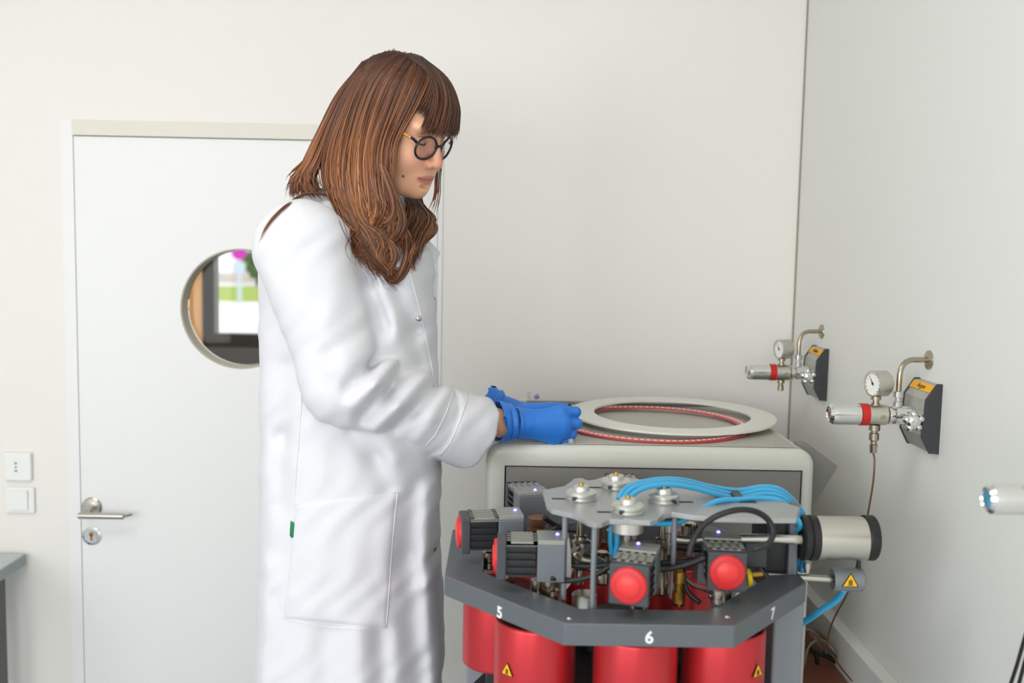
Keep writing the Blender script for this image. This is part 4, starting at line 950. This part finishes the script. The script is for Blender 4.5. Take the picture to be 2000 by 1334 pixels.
mL = [J(1060, 806, lY-0.012), J(1064, 810, lY+0.006), J(1062, 814, lY+0.022), J(1054, 818, lY+0.036)]
pL = [J(1086, 814, lY-0.014), J(1092, 818, lY+0.006), J(1088, 822, lY+0.024), J(1076, 824, lY+0.038)]
dL = [J(1094, 824, lY-0.014), J(1098, 828, lY+0.006), J(1094, 830, lY+0.024), J(1082, 830, lY+0.038)]
tL = [J(1088, 831, lY-0.014), J(1090, 834, lY+0.004), J(1086, 834, lY+0.022), J(1074, 833, lY+0.036)]
tmL = [J(1010, 808, lY-0.022), J(1040, 818, lY-0.030), J(1062, 826, lY-0.032)]
HL = dict(wr=wl, mcp=mL, pip=pL, dip=dL, tip=tL, th=tmL, nz=(0, 0, 1))
def body_sdf(p):
    cx = np.interp(p.z, tz_, tc_).astype(f32); rx = np.interp(p.z, tz_, tx_).astype(f32)*0.72; ry = np.interp(p.z, tz_, ty_).astype(f32)*0.72
    k = np.sqrt(((p.x-cx)/rx)**2+((p.y-BYc)/ry)**2); d = (k-1)*np.minimum(rx, ry)
    d = smax(d, 0.80-p.z, 0.03); d = smax(d, p.z-float(at(650, 405, BYc).z), 0.03)
    hipx = float(np.interp(0.8, tz_, tc_))
    for s in (-1, 1):
        Y = BYc+s*0.085
        d = smin(d, s_cap(p, (hipx, Y, 0.84), (hipx+0.012, Y, 0.46), 0.080, 0.055), 0.03)
        d = smin(d, s_cap(p, (hipx+0.012, Y, 0.46), (hipx-0.01, Y, 0.09), 0.052, 0.034), 0.02)
        d = smin(d, s_cap(p, (hipx-0.015, Y, 0.045), (hipx+0.14, Y, 0.035), 0.036, 0.028), 0.02)
    d = smin(d, smin(s_cap(p, shR, elR, 0.042, 0.034), s_cap(p, elR, wrR, 0.034, 0.027), 0.02), 0.03)
    d = smin(d, smin(s_cap(p, shL, elL, 0.042, 0.034), s_cap(p, elL, wrL, 0.034, 0.026), 0.02), 0.03)
    d = smin(d, s_cap(p, wrL, wl, 0.026, 0.025), 0.01)
    d = smin(d, hand_sdf(p, -0.0035, **HR), 0.008); d = smin(d, hand_sdf(p, -0.0035, **HL), 0.008)
    hd = H2W(-0.028, 0, -0.05)
    d = smin(d, s_cap(p, hd, NECK, 0.050, 0.056), 0.03)
    return d
person = thing('person', 'person with long brown hair and round glasses in a white lab coat and blue gloves', 'person', (at(686, 1000, BYc).x, BYc, 0))
# body: one continuous skin surface, finer at the head
xs = axis_pts([(-0.50, HO.x-0.12, 0.010), (HO.x-0.12, HO.x+0.125, 0.0017), (HO.x+0.125, 0.165, 0.005)])
ys = axis_pts([(1.60, HO.y-0.12, 0.008), (HO.y-0.12, HO.y+0.10, 0.0019), (HO.y+0.10, 2.14, 0.007)])
zh0, zh1 = HO.z-0.165, HO.z+0.13
zs_ = axis_pts([(-0.004, 1.14, 0.014), (1.14, zh0, 0.0065), (zh0, zh1, 0.0017)])
G = grid(xs, ys, zs_); F = body_sdf(G).astype(f32)
kz = np.searchsorted(zs_, zh0+0.004); kx = np.searchsorted(xs, HO.x-0.12)
sub = grid(xs[kx:], ys, zs_[kz:]); F[kx:, :, kz:] = smin(F[kx:, :, kz:], head_sdf(sub), 0.012)
co, Q = surface_net(F, xs, ys, zs_); del F
me = np_mesh('body', co, Q, 1)
q = W2H(PT(co[:, 0], co[:, 1], co[:, 2]))
lin = lambda r, g, b: np.array(srgb(r, g, b)[:3])
tone = np.tile(lin(236, 180, 146), (len(co), 1))
def blend(c, m): 
    global tone
    tone = tone*(1-m[:, None])+c[None]*m[:, None]
gs = lambda u, v, w_, c, r: np.exp(-(((u-c[0])/r[0])**2+((v-c[1])/r[1])**2+((w_-c[2])/r[2])**2))
blend(lin(214, 138, 112), 0.75*gs(q.x, np.abs(q.y), q.z, (0.115, 0.0, -0.040), (0.02, 0.018, 0.018)))
blend(lin(222, 152, 126), 0.55*gs(q.x, np.abs(q.y), q.z, (0.08, 0.042, -0.042), (0.03, 0.02, 0.018)))
blend(lin(196, 146, 134), 0.55*gs(q.x, np.abs(q.y), q.z, (0.088, 0.031, -0.006), (0.02, 0.018, 0.011)))
lip = (np.clip(1.35-np.sqrt(((q.z+0.0752)/0.0070)**2+(q.y/0.0235)**2), 0, 0.35)/0.35)*(q.x > 0.070)
blend(lin(198, 112, 104), 0.85*lip)
blend(lin(196, 128, 104), 0.6*gs(q.x, np.abs(q.y), q.z, (0.098, 0.0185, -0.047), (0.010, 0.004, 0.008)))
blend(lin(128, 62, 60), 0.85*np.exp(-((q.z+0.0752-0.0030*(q.y/0.029)**2)/0.0016)**2)*(np.abs(q.y) < 0.027)*(q.x > 0.070))
mo = H2W(0.070, -0.040, -0.078); blend(lin(104, 62, 44), np.clip(1.6-np.sqrt(((co-np.array(mo))**2)[:, [0, 2]].sum(1))/0.0022, 0, 1)*(co[:, 1] < HO.y))
set_tone(me, tone)
put('body', me, 'skin', person)
# coat
xs = axis_pts([(-0.56, 0.03, 0.0038)]); ys = axis_pts([(1.57, 2.16, 0.0045)]); zs_ = axis_pts([(HEM-0.01, 0.9, 0.006), (0.9, 1.73, 0.004)])
co, Q = surface_net(coat_sdf(grid(xs, ys, zs_)).astype(f32), xs, ys, zs_)
coat = put('lab_coat', np_mesh('lab_coat', co, Q, 2), 'coat_cotton', person, 'long white cotton lab coat with turned-back cuff')
ORG[coat] = ORG[person]
# gloves
def glove(name, HH, wr, e0, e1, cdir, label):
    pts = [wr]+HH['mcp']+HH['pip']+HH['dip']+HH['tip']+HH['th']+[e0, e1]
    lo = [min(v[i] for v in pts)-0.035 for i in range(3)]; hi = [max(v[i] for v in pts)+0.035 for i in range(3)]
    xs, ys, zs_ = (axis_pts([(lo[i], hi[i], 0.0013)]) for i in range(3)); p = grid(xs, ys, zs_)
    d = hand_sdf(p, 0.0008, **HH)
    a = V3(HH['wr']); d_ = nrm(V3(cdir)); L = float(np.linalg.norm(V3(e0)-a))
    cuff = s_cap(p, e0, HH['wr'], 0.041, 0.0275); d = smin(d, cuff, 0.010)
    t = (p.x-e0.x)*d_[0]+(p.y-e0.y)*d_[1]+(p.z-e0.z)*d_[2]
    up = (p.z-e0.z)
    wob = 0.003*np.sin(up*140)+0.002*np.sin(p.y*210)
    d = d+0.0016*np.sin(t*420+up*60)*np.exp(-((t-0.020)/0.016)**2)
    d = d+0.0028*np.exp(-((t-0.036+up*0.12)/0.0035)**2)-0.0022*np.exp(-((t-0.029+up*0.12)/0.004)**2)
    cut = -(t-0.0+up*0.18+wob); d = smax(d, cut, 0.0015)
    inner = smax(s_cap(p, e0-Vector(d_)*0.02, HH['wr'], 0.041, 0.0262), t-L*0.75, 0.004); d = smax(d, -inner, 0.0015)
    co, Q = surface_net(d.astype(f32), xs, ys, zs_)
    return put(name, np_mesh(name, co, Q, 1), 'glove_nitrile', person, label)
eR = J(972, 824, 1.880); glove('glove', HR, wrR, eR, eR, HR['wr']-eR, 'blue nitrile glove on the near hand')
eL = J(950, 788, 2.026); glove('glove', HL, wl, eL, eL, wl-eL, 'blue nitrile glove on the far hand')
# things sewn to the coat, laid on its surface
def hit(fn, px, py, y0=1.5, y1=2.1, n=70):
    """distance (y) at which the view ray meets a surface; NaN where it misses"""
    px = np.asarray(px, float); py = np.asarray(py, float)
    dx = Fw.x*FPX+Rt.x*(px-1000)-Up.x*(py-667); dy = Fw.y*FPX+Rt.y*(px-1000)-Up.y*(py-667); dz = Fw.z*FPX+Rt.z*(px-1000)-Up.z*(py-667)
    y = np.full(px.shape, y0)
    for _ in range(n):
        d = fn(PT(dx/dy*y, y, EYE+dz/dy*y)); y = y+np.clip(d, -0.02, 0.05)*0.6
    d = fn(PT(dx/dy*y, y, EYE+dz/dy*y))
    return np.where((np.abs(d) < 0.006) & (y < y1), y, np.nan)
def on_coat(pts, off):
    y = hit(coat_sdf, [p[0] for p in pts], [p[1] for p in pts]); y = np.where(np.isnan(y), np.nanmax(y), y)
    return [at(p[0], p[1], float(v)-off) for p, v in zip(pts, y)]
def patch(corners, nu, nv, off, th, bulge=0.0):
    """a cloth patch laid on the coat between four photo corners (tl, tr, br, bl)"""
    tl, tr, br, bl = [np.array(c, float) for c in corners]; pp = []
    for j in range(nv+1):
        for i in range(nu+1):
            s, t = i/nu, j/nv; pp.append((tl*(1-s)+tr*s)*(1-t)+(bl*(1-s)+br*s)*t)
    P = on_coat(pp, 0.0); m = MB(); g = []
    for j in range(nv+1):
        for i in range(nu+1):
            s, t = i/nu, j/nv; e = 0.0 if (i in (0, nu) or j in (0, nv)) else 1.0
            v = P[j*(nu+1)+i]; o = off*e-th*(1-e)*0.2+bulge*math.sin(PI*s)*math.sin(PI*t)
            g.append(m.bm.verts.new((v.x, v.y-o, v.z)))
    for j in range(nv):
        for i in range(nu):
            a = j*(nu+1)+i; f = m.bm.faces.new((g[a], g[a+1], g[a+nu+2], g[a+nu+1])); f.smooth = True
    return m
put('pocket', patch([(577, 984), (776, 960), (756, 1228), (552, 1208)], 40, 44, 0.0032, 0.004, 0.004), 'coat_cotton', coat, 'large patch pocket')
def seam(pts, r, off=0.0005, m='coat_seam', name='seam'):
    P = [(a[0]+(b[0]-a[0])*k/6, a[1]+(b[1]-a[1])*k/6) for a, b in zip(pts, pts[1:]) for k in range(6)]+[pts[-1]]
    return put(name, MB().tube(on_coat(P, off), r, 8, 1), m, coat)
seam([(593, 716), (588, 800), (580, 900), (574, 990), (571, 1050)], 0.0010)
seam([(776, 962), (766, 1060), (760, 1150), (754, 1226)], 0.0016)
seam([(578, 986), (640, 980), (700, 974), (776, 962)], 0.0010)
seam([(552, 1208), (620, 1222), (700, 1230), (754, 1226)], 0.0010)
seam([(800, 530), (816, 590), (830, 650), (842, 710), (850, 760)], 0.0012)
seam([(886, 764), (872, 806), (850, 850), (830, 872)], 0.0009)
seam([(914, 770), (900, 818), (880, 864), (860, 890)], 0.0009)
put('green_tag', patch([(567, 1017), (578, 1018), (576, 1052), (565, 1051)], 3, 6, 0.0042, 0.002), 'green_label', coat, 'small green woven tag')
for x, y in ((818, 622), (848, 1072)):
    b = on_coat([(x, y)], 0.0008)[0]; put('snap_button', MB().lathe([(0, -0.0022), (0.0035, -0.002), (0.0052, -0.0006), (0.0056, 0.001)], b, (-0.45, 1, 0), 18), 'steel', coat)
# lapel: a thick turned-over flap at the front edge
def flap(pts, Y0, dy, name):
    m = MB(); c = [at(x, y, Y0+dy*(x-800)) for x, y in pts]; m.prism(c, (0.004, -0.004, 0), bev=0.0012); return put(name, m, 'coat_cotton', coat)
lp = on_coat([(836, 505), (828, 560)], 0.004)
flap([(800, 462), (828, 462), (857, 493), (846, 520), (852, 536), (850, 586), (838, 572), (822, 520)], lp[0].y-0.002, 0.0012, 'lapel')
# trousers and shoes below the coat
xs = axis_pts([(-0.48, 0.0, 0.009)]); ys = axis_pts([(1.70, 2.03, 0.009)]); zs_ = axis_pts([(0.06, 0.88, 0.012)]); p = grid(xs, ys, zs_)
hipx = float(np.interp(0.8, tz_, tc_)); d = None
for s in (-1, 1):
    Y = BYc+s*0.085; e = smin(s_cap(p, (hipx, Y, 0.84), (hipx+0.012, Y, 0.46), 0.098, 0.072), s_cap(p, (hipx+0.012, Y, 0.46), (hipx-0.01, Y, 0.02), 0.070, 0.062), 0.02)
    d = e if d is None else smin(d, e, 0.035)
d = smax(smax(d, 0.075-p.z, 0.004), p.z-0.86, 0.004); co, Q = surface_net(d.astype(f32), xs, ys, zs_); put('trousers', np_mesh('trousers', co, Q, 1), 'jeans', person)
for s in (-1, 1):
    Y = BYc+s*0.085; xs = axis_pts([(hipx-0.09, hipx+0.22, 0.006)]); ys = axis_pts([(Y-0.07, Y+0.07, 0.006)]); zs_ = axis_pts([(-0.006, 0.14, 0.006)]); p = grid(xs, ys, zs_)
    d = smin(s_cap(p, (hipx-0.02, Y, 0.045), (hipx+0.14, Y, 0.03), 0.046, 0.042), s_cap(p, (hipx-0.012, Y, 0.06), (hipx-0.012, Y, 0.10), 0.044, 0.044), 0.02); d = smax(smax(d, 0.0-p.z, 0.003), p.z-0.115, 0.003)
    co, Q = surface_net(d.astype(f32), xs, ys, zs_); put('shoe', np_mesh('shoe', co, Q, 1), 'shoe_white', person)
# lashes, brows
for s in (-1, 1):
    L = [H2W(0.0825, s*0.0180, -0.0065), H2W(0.0872, s*0.024, -0.0095), H2W(0.0882, s*0.031, -0.0108), H2W(0.0852, s*0.039, -0.0098), H2W(0.0775, s*0.0465, -0.0065)]
    put('eyelashes', MB().tube(L, 0.0011, 8, 4, taper=lambda t: 0.35+0.65*math.sin(PI*t)), 'lash', person)
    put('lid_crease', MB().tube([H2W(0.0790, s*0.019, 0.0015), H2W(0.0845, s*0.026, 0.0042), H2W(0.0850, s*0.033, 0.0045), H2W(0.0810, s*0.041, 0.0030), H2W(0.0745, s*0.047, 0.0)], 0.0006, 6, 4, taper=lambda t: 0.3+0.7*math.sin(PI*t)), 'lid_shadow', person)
    m = MB(); rnd = random.Random(9)
    for k in range(60):
        t = rnd.random(); b = H2W(0.0935-0.020*t*t, s*(0.014+0.034*t), 0.0155+0.004*math.sin(PI*t)+rnd.uniform(-0.0022, 0.0022)); e = H2W(0.0925-0.026*t*t, s*(0.020+0.036*t), 0.0185+0.003*math.sin(PI*t)+rnd.uniform(-0.001, 0.001))
        m.tube([b, b.lerp(e, 0.5), e], 0.0005, 5, 0, taper=lambda t: 1-0.7*t)
    put('eyebrow', m, 'lash', person)

# ---- hair: a solid cap under many separate strands
def cap_sdf(p):
    q = W2H(p)
    d = s_ell(q, (-0.012, 0, 0.034), (0.104, 0.083, 0.097))
    face = smin(s_ell(q, (0.100, 0, -0.030), (0.088, 0.088, 0.100)), s_ell(q, (0.090, 0, -0.08), (0.10, 0.075, 0.07)), 0.02)
    d = smax(d, -face, 0.01); d = smax(d, -(q.z+0.055), 0.01)
    return d*hs
rng = np.random.default_rng(4)
HV, HF, HT = [], [], []
def add_strand(P, r, tone, n=5, taper=None):
    """P: list of points; appends a tapered tube to the hair arrays"""
    P = np.asarray(P); m = len(P); T = np.gradient(P, axis=0); T /= np.linalg.norm(T, axis=1)[:, None]+1e-9
    N = np.cross(T, np.array([0.2, 1.0, 0.1])); N /= np.linalg.norm(N, axis=1)[:, None]+1e-9; B = np.cross(T, N)
    t = np.linspace(0, 1, m); rr = r*(0.75+0.35*np.sin(np.pi*np.clip(t*1.1, 0, 1)))*np.clip((1.02-t)*4, 0.12, 1)
    base = sum(len(v) for v in HV)
    a = 2*np.pi*np.arange(n)/n
    v = P[:, None, :]+rr[:, None, None]*(np.cos(a)[None, :, None]*N[:, None, :]+0.7*np.sin(a)[None, :, None]*B[:, None, :])
    HV.append(v.reshape(-1, 3)); HT.append(np.repeat(tone, n, axis=0))
    i = np.arange(m-1)[:, None]*n; k = np.arange(n)[None, :]; k2 = (k+1) % n
    HF.append(base+np.stack([i+k, i+k2, i+n+k2, i+n+k], -1).reshape(-1, 4))
def cr(P, t):
    """Catmull-Rom through rows of P at parameters t in 0..1"""
    P = np.asarray(P, float); n = len(P)-1; s = np.clip(np.asarray(t)*n, 0, n-1e-6); i = s.astype(int); f = (s-i)
    f = f.reshape(f.shape+(1,)*(P.ndim-1)) if P.ndim > 1 else f
    g = lambda k: P[np.clip(k, 0, n)]
    p0 = np.where((i-1 < 0).reshape(f.shape), 2*g(i)-g(i+1), g(i-1)); p3 = np.where((i+2 > n).reshape(f.shape), 2*g(i+1)-g(i), g(i+2)); p1, p2 = g(i), g(i+1)
    return 0.5*((2*p1)+(p2-p0)*f+(2*p0-5*p1+4*p2-p3)*f**2+(3*p1-p0-3*p2+p3)*f**3)
def under(p): return np.minimum(cap_sdf(p), np.minimum(coat_sdf(p), head_sdf(p)))
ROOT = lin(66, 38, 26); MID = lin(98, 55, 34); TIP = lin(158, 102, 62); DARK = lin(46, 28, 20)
def sheet(guides, count, thick, r, drape=0.004, on=None, root=1.0, curl=0.0, dark=0.0, npt=26, jit=1.0, clump=9, warm=1.0, tail=0.0):
    """guides: lists of (px, py, distance); strands are spread across and through the sheet"""
    K = 24; G = np.array([cr([list(p) for p in g], np.linspace(0, 1, K)) for g in guides])   # guide, point, xyz(px)
    A = rng.random(count); cl = np.round(A*clump*len(guides))/(clump*len(guides)); A = np.clip(A*0.55+cl*0.45, 0, 1)
    S = cr(G, A)                                                                               # count, K, 3
    lay = rng.random(count)**0.8
    t = np.linspace(0, 1, K)
    S[:, :, 2] += lay[:, None]*thick*np.clip(t*5, 0.15, 1)[None]
    # px jitter, growing to the ends
    ph = rng.random((count, 2))*6.28
    S[:, :, 0] += jit*(rng.normal(0, 2.2, (count, 1))+rng.normal(0, 5.0, (count, 1))*t[None]**2+curl*np.sin(ph[:, :1]+t[None]*11)*t[None]**2)
    S[:, :, 1] += jit*(rng.normal(0, 1.5, (count, 1))+rng.normal(0, 9.0, (count, 1))*t[None]**2+curl*0.6*np.cos(ph[:, :1]+t[None]*11)*t[None]**2)
    y = hit(on or under, S[:, :, 0], S[:, :, 1], 1.55, 2.1, 40)
    off = drape+(1-lay)[:, None]*0.006
    S[:, :, 2] = np.where(np.isnan(y), S[:, :, 2], np.minimum(S[:, :, 2], y-off+lay[:, None]*0.004))
    for k in range(2): S[:, 1:-1, 2] = 0.25*S[:, :-2, 2]+0.5*S[:, 1:-1, 2]+0.25*S[:, 2:, 2]
    px, py, Y = S[..., 0], S[..., 1], S[..., 2]
    dx = Fw.x*FPX+Rt.x*(px-1000)-Up.x*(py-667); dy = Fw.y*FPX+Rt.y*(px-1000)-Up.y*(py-667); dz = Fw.z*FPX+Rt.z*(px-1000)-Up.z*(py-667)
    W = np.stack([dx/dy*Y, Y, EYE+dz/dy*Y], -1)
    cut = rng.uniform(0.88, 1.0, count); fa_, fb_ = rng.random(2)*6.28
    streak = 0.5*np.sin(A*len(guides)*5.3+fa_)+0.5*np.sin(A*len(guides)*12.7+fb_)
    for i in range(count):
        P = cr(W[i], np.linspace(0, cut[i], npt)); tt = np.linspace(0, 1, npt)[:, None]
        v = rng.normal(-0.05, 0.20)+0.26*streak[i]; wv = np.clip(rng.normal(0.38+0.4*streak[i], 0.22), 0, 1)*warm
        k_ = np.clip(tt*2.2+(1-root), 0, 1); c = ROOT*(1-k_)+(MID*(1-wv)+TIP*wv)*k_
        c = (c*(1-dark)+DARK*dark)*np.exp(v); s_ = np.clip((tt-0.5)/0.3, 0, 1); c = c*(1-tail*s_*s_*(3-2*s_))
        add_strand(P, r*rng.uniform(0.7, 1.25), np.clip(c, 0, 1))
# near side, falling in front of the shoulder to the curls
g0 = [(838, 128, 1.85), (836, 160, 1.80), (812, 212, 1.775), (778, 275, 1.765), (766, 340, 1.762), (766, 400, 1.762), (742, 440, 1.76), (712, 462, 1.755), (692, 486, 1.755)]
g1 = [(812, 112, 1.855), (790, 152, 1.79), (762, 218, 1.765), (738, 290, 1.755), (738, 360, 1.752), (744, 415, 1.75), (718, 455, 1.748), (706, 480, 1.746), (722, 512, 1.75)]
g2 = [(788, 106, 1.865), (745, 150, 1.79), (714, 220, 1.765), (698, 300, 1.752), (700, 370, 1.748), (716, 425, 1.746), (752, 462, 1.744), (738, 500, 1.742), (762, 548, 1.745)]
g3 = [(768, 102, 1.87), (716, 152, 1.80), (682, 230, 1.768), (662, 310, 1.755), (664, 370, 1.75), (690, 425, 1.746), (716, 470, 1.744), (726, 505, 1.742), (772, 556, 1.745)]
g4 = [(752, 104, 1.88), (692, 158, 1.81), (654, 235, 1.78), (632, 310, 1.765), (636, 362, 1.76), (664, 408, 1.75), (690, 440, 1.748), (700, 470, 1.746), (694, 492, 1.746)]
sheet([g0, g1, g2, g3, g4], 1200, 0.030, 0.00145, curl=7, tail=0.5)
sheet([g0, g1, g2, g3, g4], 240, 0.004, 0.0009, curl=12, jit=1.6, warm=1.5)
# back of the head, ending on the shoulder
b0 = [(752, 104, 1.88), (692, 158, 1.81), (652, 235, 1.78), (626, 310, 1.768), (612, 350, 1.765), (634, 388, 1.758)]
b1 = [(730, 112, 1.89), (676, 172, 1.84), (636, 252, 1.815), (606, 318, 1.80), (588, 352, 1.795), (600, 380, 1.79)]
b2 = [(716, 122, 1.90), (663, 186, 1.87), (626, 262, 1.85), (596, 324, 1.835), (574, 356, 1.83), (572, 378, 1.83)]
b3 = [(712, 122, 1.94), (664, 188, 1.93), (632, 268, 1.92), (602, 330, 1.90), (582, 360, 1.885), (578, 378, 1.88)]
sheet([b0, b1, b2, b3], 860, 0.028, 0.00145, curl=3)
# fringe
c0 = [(786, 106, 1.85), (826, 136, 1.80), (842, 180, 1.79), (832, 228, 1.785), (818, 262, 1.785)]
c1 = [(800, 106, 1.855), (846, 140, 1.805), (862, 190, 1.79), (852, 240, 1.785), (838, 264, 1.785)]
c2 = [(812, 108, 1.86), (862, 146, 1.82), (880, 198, 1.795), (872, 246, 1.79), (860, 268, 1.79)]
c3 = [(822, 112, 1.87), (872, 154, 1.845), (892, 206, 1.82), (888, 248, 1.815), (878, 270, 1.815)]
c4 = [(826, 116, 1.89), (874, 160, 1.875), (894, 215, 1.86), (893, 250, 1.85), (890, 264, 1.85)]
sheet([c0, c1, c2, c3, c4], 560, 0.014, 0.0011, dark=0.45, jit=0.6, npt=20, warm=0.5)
# far side, behind the chin
d0 = [(850, 180, 1.97), (835, 260, 1.98), (812, 330, 1.97), (786, 380, 1.90), (790, 415, 1.80), (776, 460, 1.745), (768, 505, 1.738)]
d1 = [(858, 190, 1.97), (842, 280, 1.98), (818, 350, 1.96), (802, 392, 1.89), (822, 428, 1.80), (804, 474, 1.745), (798, 515, 1.738)]
d2 = [(862, 200, 1.96), (848, 290, 1.97), (830, 360, 1.95), (822, 396, 1.90), (847, 434, 1.82), (824, 476, 1.755), (808, 522, 1.740)]
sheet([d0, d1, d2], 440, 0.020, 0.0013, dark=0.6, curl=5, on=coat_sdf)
w0 = [(866, 290, 1.93), (860, 340, 1.94), (857, 372, 1.94), (848, 402, 1.93), (836, 424, 1.91)]; w1 = [(858, 290, 1.94), (850, 345, 1.94), (848, 378, 1.935), (842, 400, 1.92), (832, 416, 1.90)]
sheet([w0, w1], 9, 0.010, 0.0010, warm=1.4, npt=20, on=coat_sdf)
# distinct curled locks at the ends
for L, nst in (([(742, 320), (766, 385), (764, 425), (728, 450), (696, 470), (690, 488), (706, 494)], 34), ([(704, 340), (726, 405), (766, 436), (756, 474), (722, 496), (690, 500)], 34),
               ([(690, 370), (706, 428), (746, 458), (770, 496), (760, 532), (776, 556)], 34), ([(672, 360), (684, 415), (716, 452), (736, 496), (766, 544)], 30),
               ([(748, 330), (782, 408), (782, 450), (752, 488), (762, 520), (784, 536)], 30), ([(764, 420), (794, 456), (798, 500), (782, 538), (764, 548), (756, 528)], 22),
               ([(724, 405), (694, 440), (704, 464), (744, 470), (736, 500), (702, 512)], 26), ([(800, 400), (836, 424), (846, 448), (818, 478), (802, 506), (812, 530)], 26), ([(716, 430), (752, 462), (742, 500), (764, 530), (756, 548)], 24)):
    n_ = len(L); Ya = [1.758-0.004*k for k in range(n_)] if L[0][0] < 790 else [1.89, 1.83, 1.80, 1.755, 1.745, 1.742][:n_]
    wd = [9, 9, 8, 7, 5, 3, 2]
    ga = [(x-wd[k], y-wd[k]*0.4, Ya[k]-0.004) for k, (x, y) in enumerate(L)]; gb_ = [(x+wd[k], y+wd[k]*0.4, Ya[k]-0.004) for k, (x, y) in enumerate(L)]
    sheet([ga, gb_], int(nst*1.8), 0.008, 0.0011, jit=0.35, warm=rng.uniform(0.6, 1.6), dark=rng.uniform(0.1, 0.5), on=coat_sdf, npt=24, root=0.0)
# roots between the parting and the fringe
h0 = [(806, 108, 1.86), (832, 134, 1.805), (838, 165, 1.79), (828, 196, 1.785), (812, 220, 1.78)]; h1 = [(816, 108, 1.86), (842, 136, 1.805), (848, 168, 1.79), (842, 204, 1.785), (830, 236, 1.78)]
sheet([h0, h1], 120, 0.010, 0.0011, dark=0.5, jit=0.5, npt=18, warm=0.4)
# loose lock over the shoulder
e0 = [(690, 410, 1.76), (640, 384, 1.76), (596, 376, 1.75), (552, 404, 1.735), (518, 446, 1.73), (503, 488, 1.735)]; e1 = [(680, 402, 1.765), (636, 380, 1.765), (600, 380, 1.755), (562, 402, 1.74), (530, 430, 1.735), (508, 468, 1.735)]
sheet([e0, e1], 18, 0.006, 0.0007, jit=0.35, warm=1.2, npt=28)
xs = axis_pts([(HO.x-0.16, HO.x+0.13, 0.0035)]); ys = axis_pts([(HO.y-0.14, HO.y+0.13, 0.0035)]); zs_ = axis_pts([(HO.z-0.12, HO.z+0.16, 0.0035)])
cc, cq = surface_net(cap_sdf(grid(xs, ys, zs_)).astype(f32), xs, ys, zs_)
nb = sum(len(v) for v in HV); HV.append(cc); HT.append(np.tile(ROOT, (len(cc), 1))); HF.append(cq+nb)
me = np_mesh('hair', np.concatenate(HV), np.concatenate(HF)); set_tone(me, np.concatenate(HT))
put('hair', me, 'hair_brown', person, 'long wavy brown hair with a fringe')

# ---- glasses
gl = thing('eyeglasses', 'round black framed glasses with amber temples on the face', 'glasses', H2W(0.098, 0, -0.006))
def gp(u, v, w_): return H2W(u, v, w_)
fr = MB(); lensr = 0.0230
for s in (-1, 1):
    cu, cv, cw = 0.0965, s*0.0325, -0.014; tilt_ = 0.10; ring = []
    for k in range(41):
        a = 2*PI*k/40; r = lensr*(1+0.05*math.cos(2*a)+0.02*math.sin(a)); ring.append(gp(cu-0.24*r*math.cos(a)*s+r*math.sin(a)*tilt_, cv+r*math.cos(a), cw+r*math.sin(a)))
    fr.tube(ring, 0.0021, 10, 0, cap=False)
    lm = MB(); c = sum(ring[:-1], Vector())/40; vs = [lm.bm.verts.new(p) for p in ring[:-1]]; cvt = lm.bm.verts.new(c+hu*0.001)
    for k in range(40): lm.bm.faces.new((cvt, vs[k], vs[(k+1) % 40]))
    bmesh.ops.solidify(lm.bm, geom=lm.bm.faces[:], thickness=0.0012)
    put('lens', lm, 'lens_glass', gl)
    fr.tube([gp(0.0880, s*0.0545, -0.006), gp(0.0860, s*0.0600, -0.002), gp(0.0820, s*0.0660, 0.001)], 0.0026, 10, 3)
    T = [gp(0.0820, s*0.0660, 0.001), gp(0.060, s*0.0720, 0.004), gp(0.030, s*0.0760, 0.003), gp(0.000, s*0.0800, 0.0), gp(-0.022, s*0.082, -0.016)]
    put('temple', MB().tube(T, 0.0024, 10, 4), 'glasses_amber', gl, 'amber temple')
    put('hinge_dot', MB().ball(gp(0.0810, s*0.0690, 0.001), 0.0024, 10), 'steel', gl)
fr.tube([gp(0.1015, -0.0108, -0.010), gp(0.1055, 0, -0.006), gp(0.1015, 0.0108, -0.010)], 0.0020, 10, 4)
put('frame', fr, 'glasses_black', gl, 'round black frame')
# ---- thin tool in the near hand and a clear vial under the fingers
ta = J(1112, 788, hY+0.028); tb_ = J(1122, 868, hY+0.034)
solo('tweezers', MB().tube([ta, ta.lerp(tb_, 0.3), ta.lerp(tb_, 0.7)], 0.0028, 10, 0).tube([ta.lerp(tb_, 0.7), tb_.lerp(ta, 0.05)], 0.0016, 8, 0), 'tweezer_black', 'thin black tool held upright in the near gloved hand', 'tool', ta)
vp = onz(1115, 864, mz+0.002); vb_ = thing('sample_vial', 'small clear vial standing below the gloved fingers on the instrument', 'vial', vp)
put('glass_tube', MB().cyl((vp.x, vp.y, mz+0.0016), (vp.x, vp.y, mz+0.016), 0.0055, 16), 'vial', vb_); put('stopper', MB().cyl((vp.x, vp.y, mz+0.016), (vp.x, vp.y, mz+0.020), 0.0046, 14), 'trim_beige', vb_)
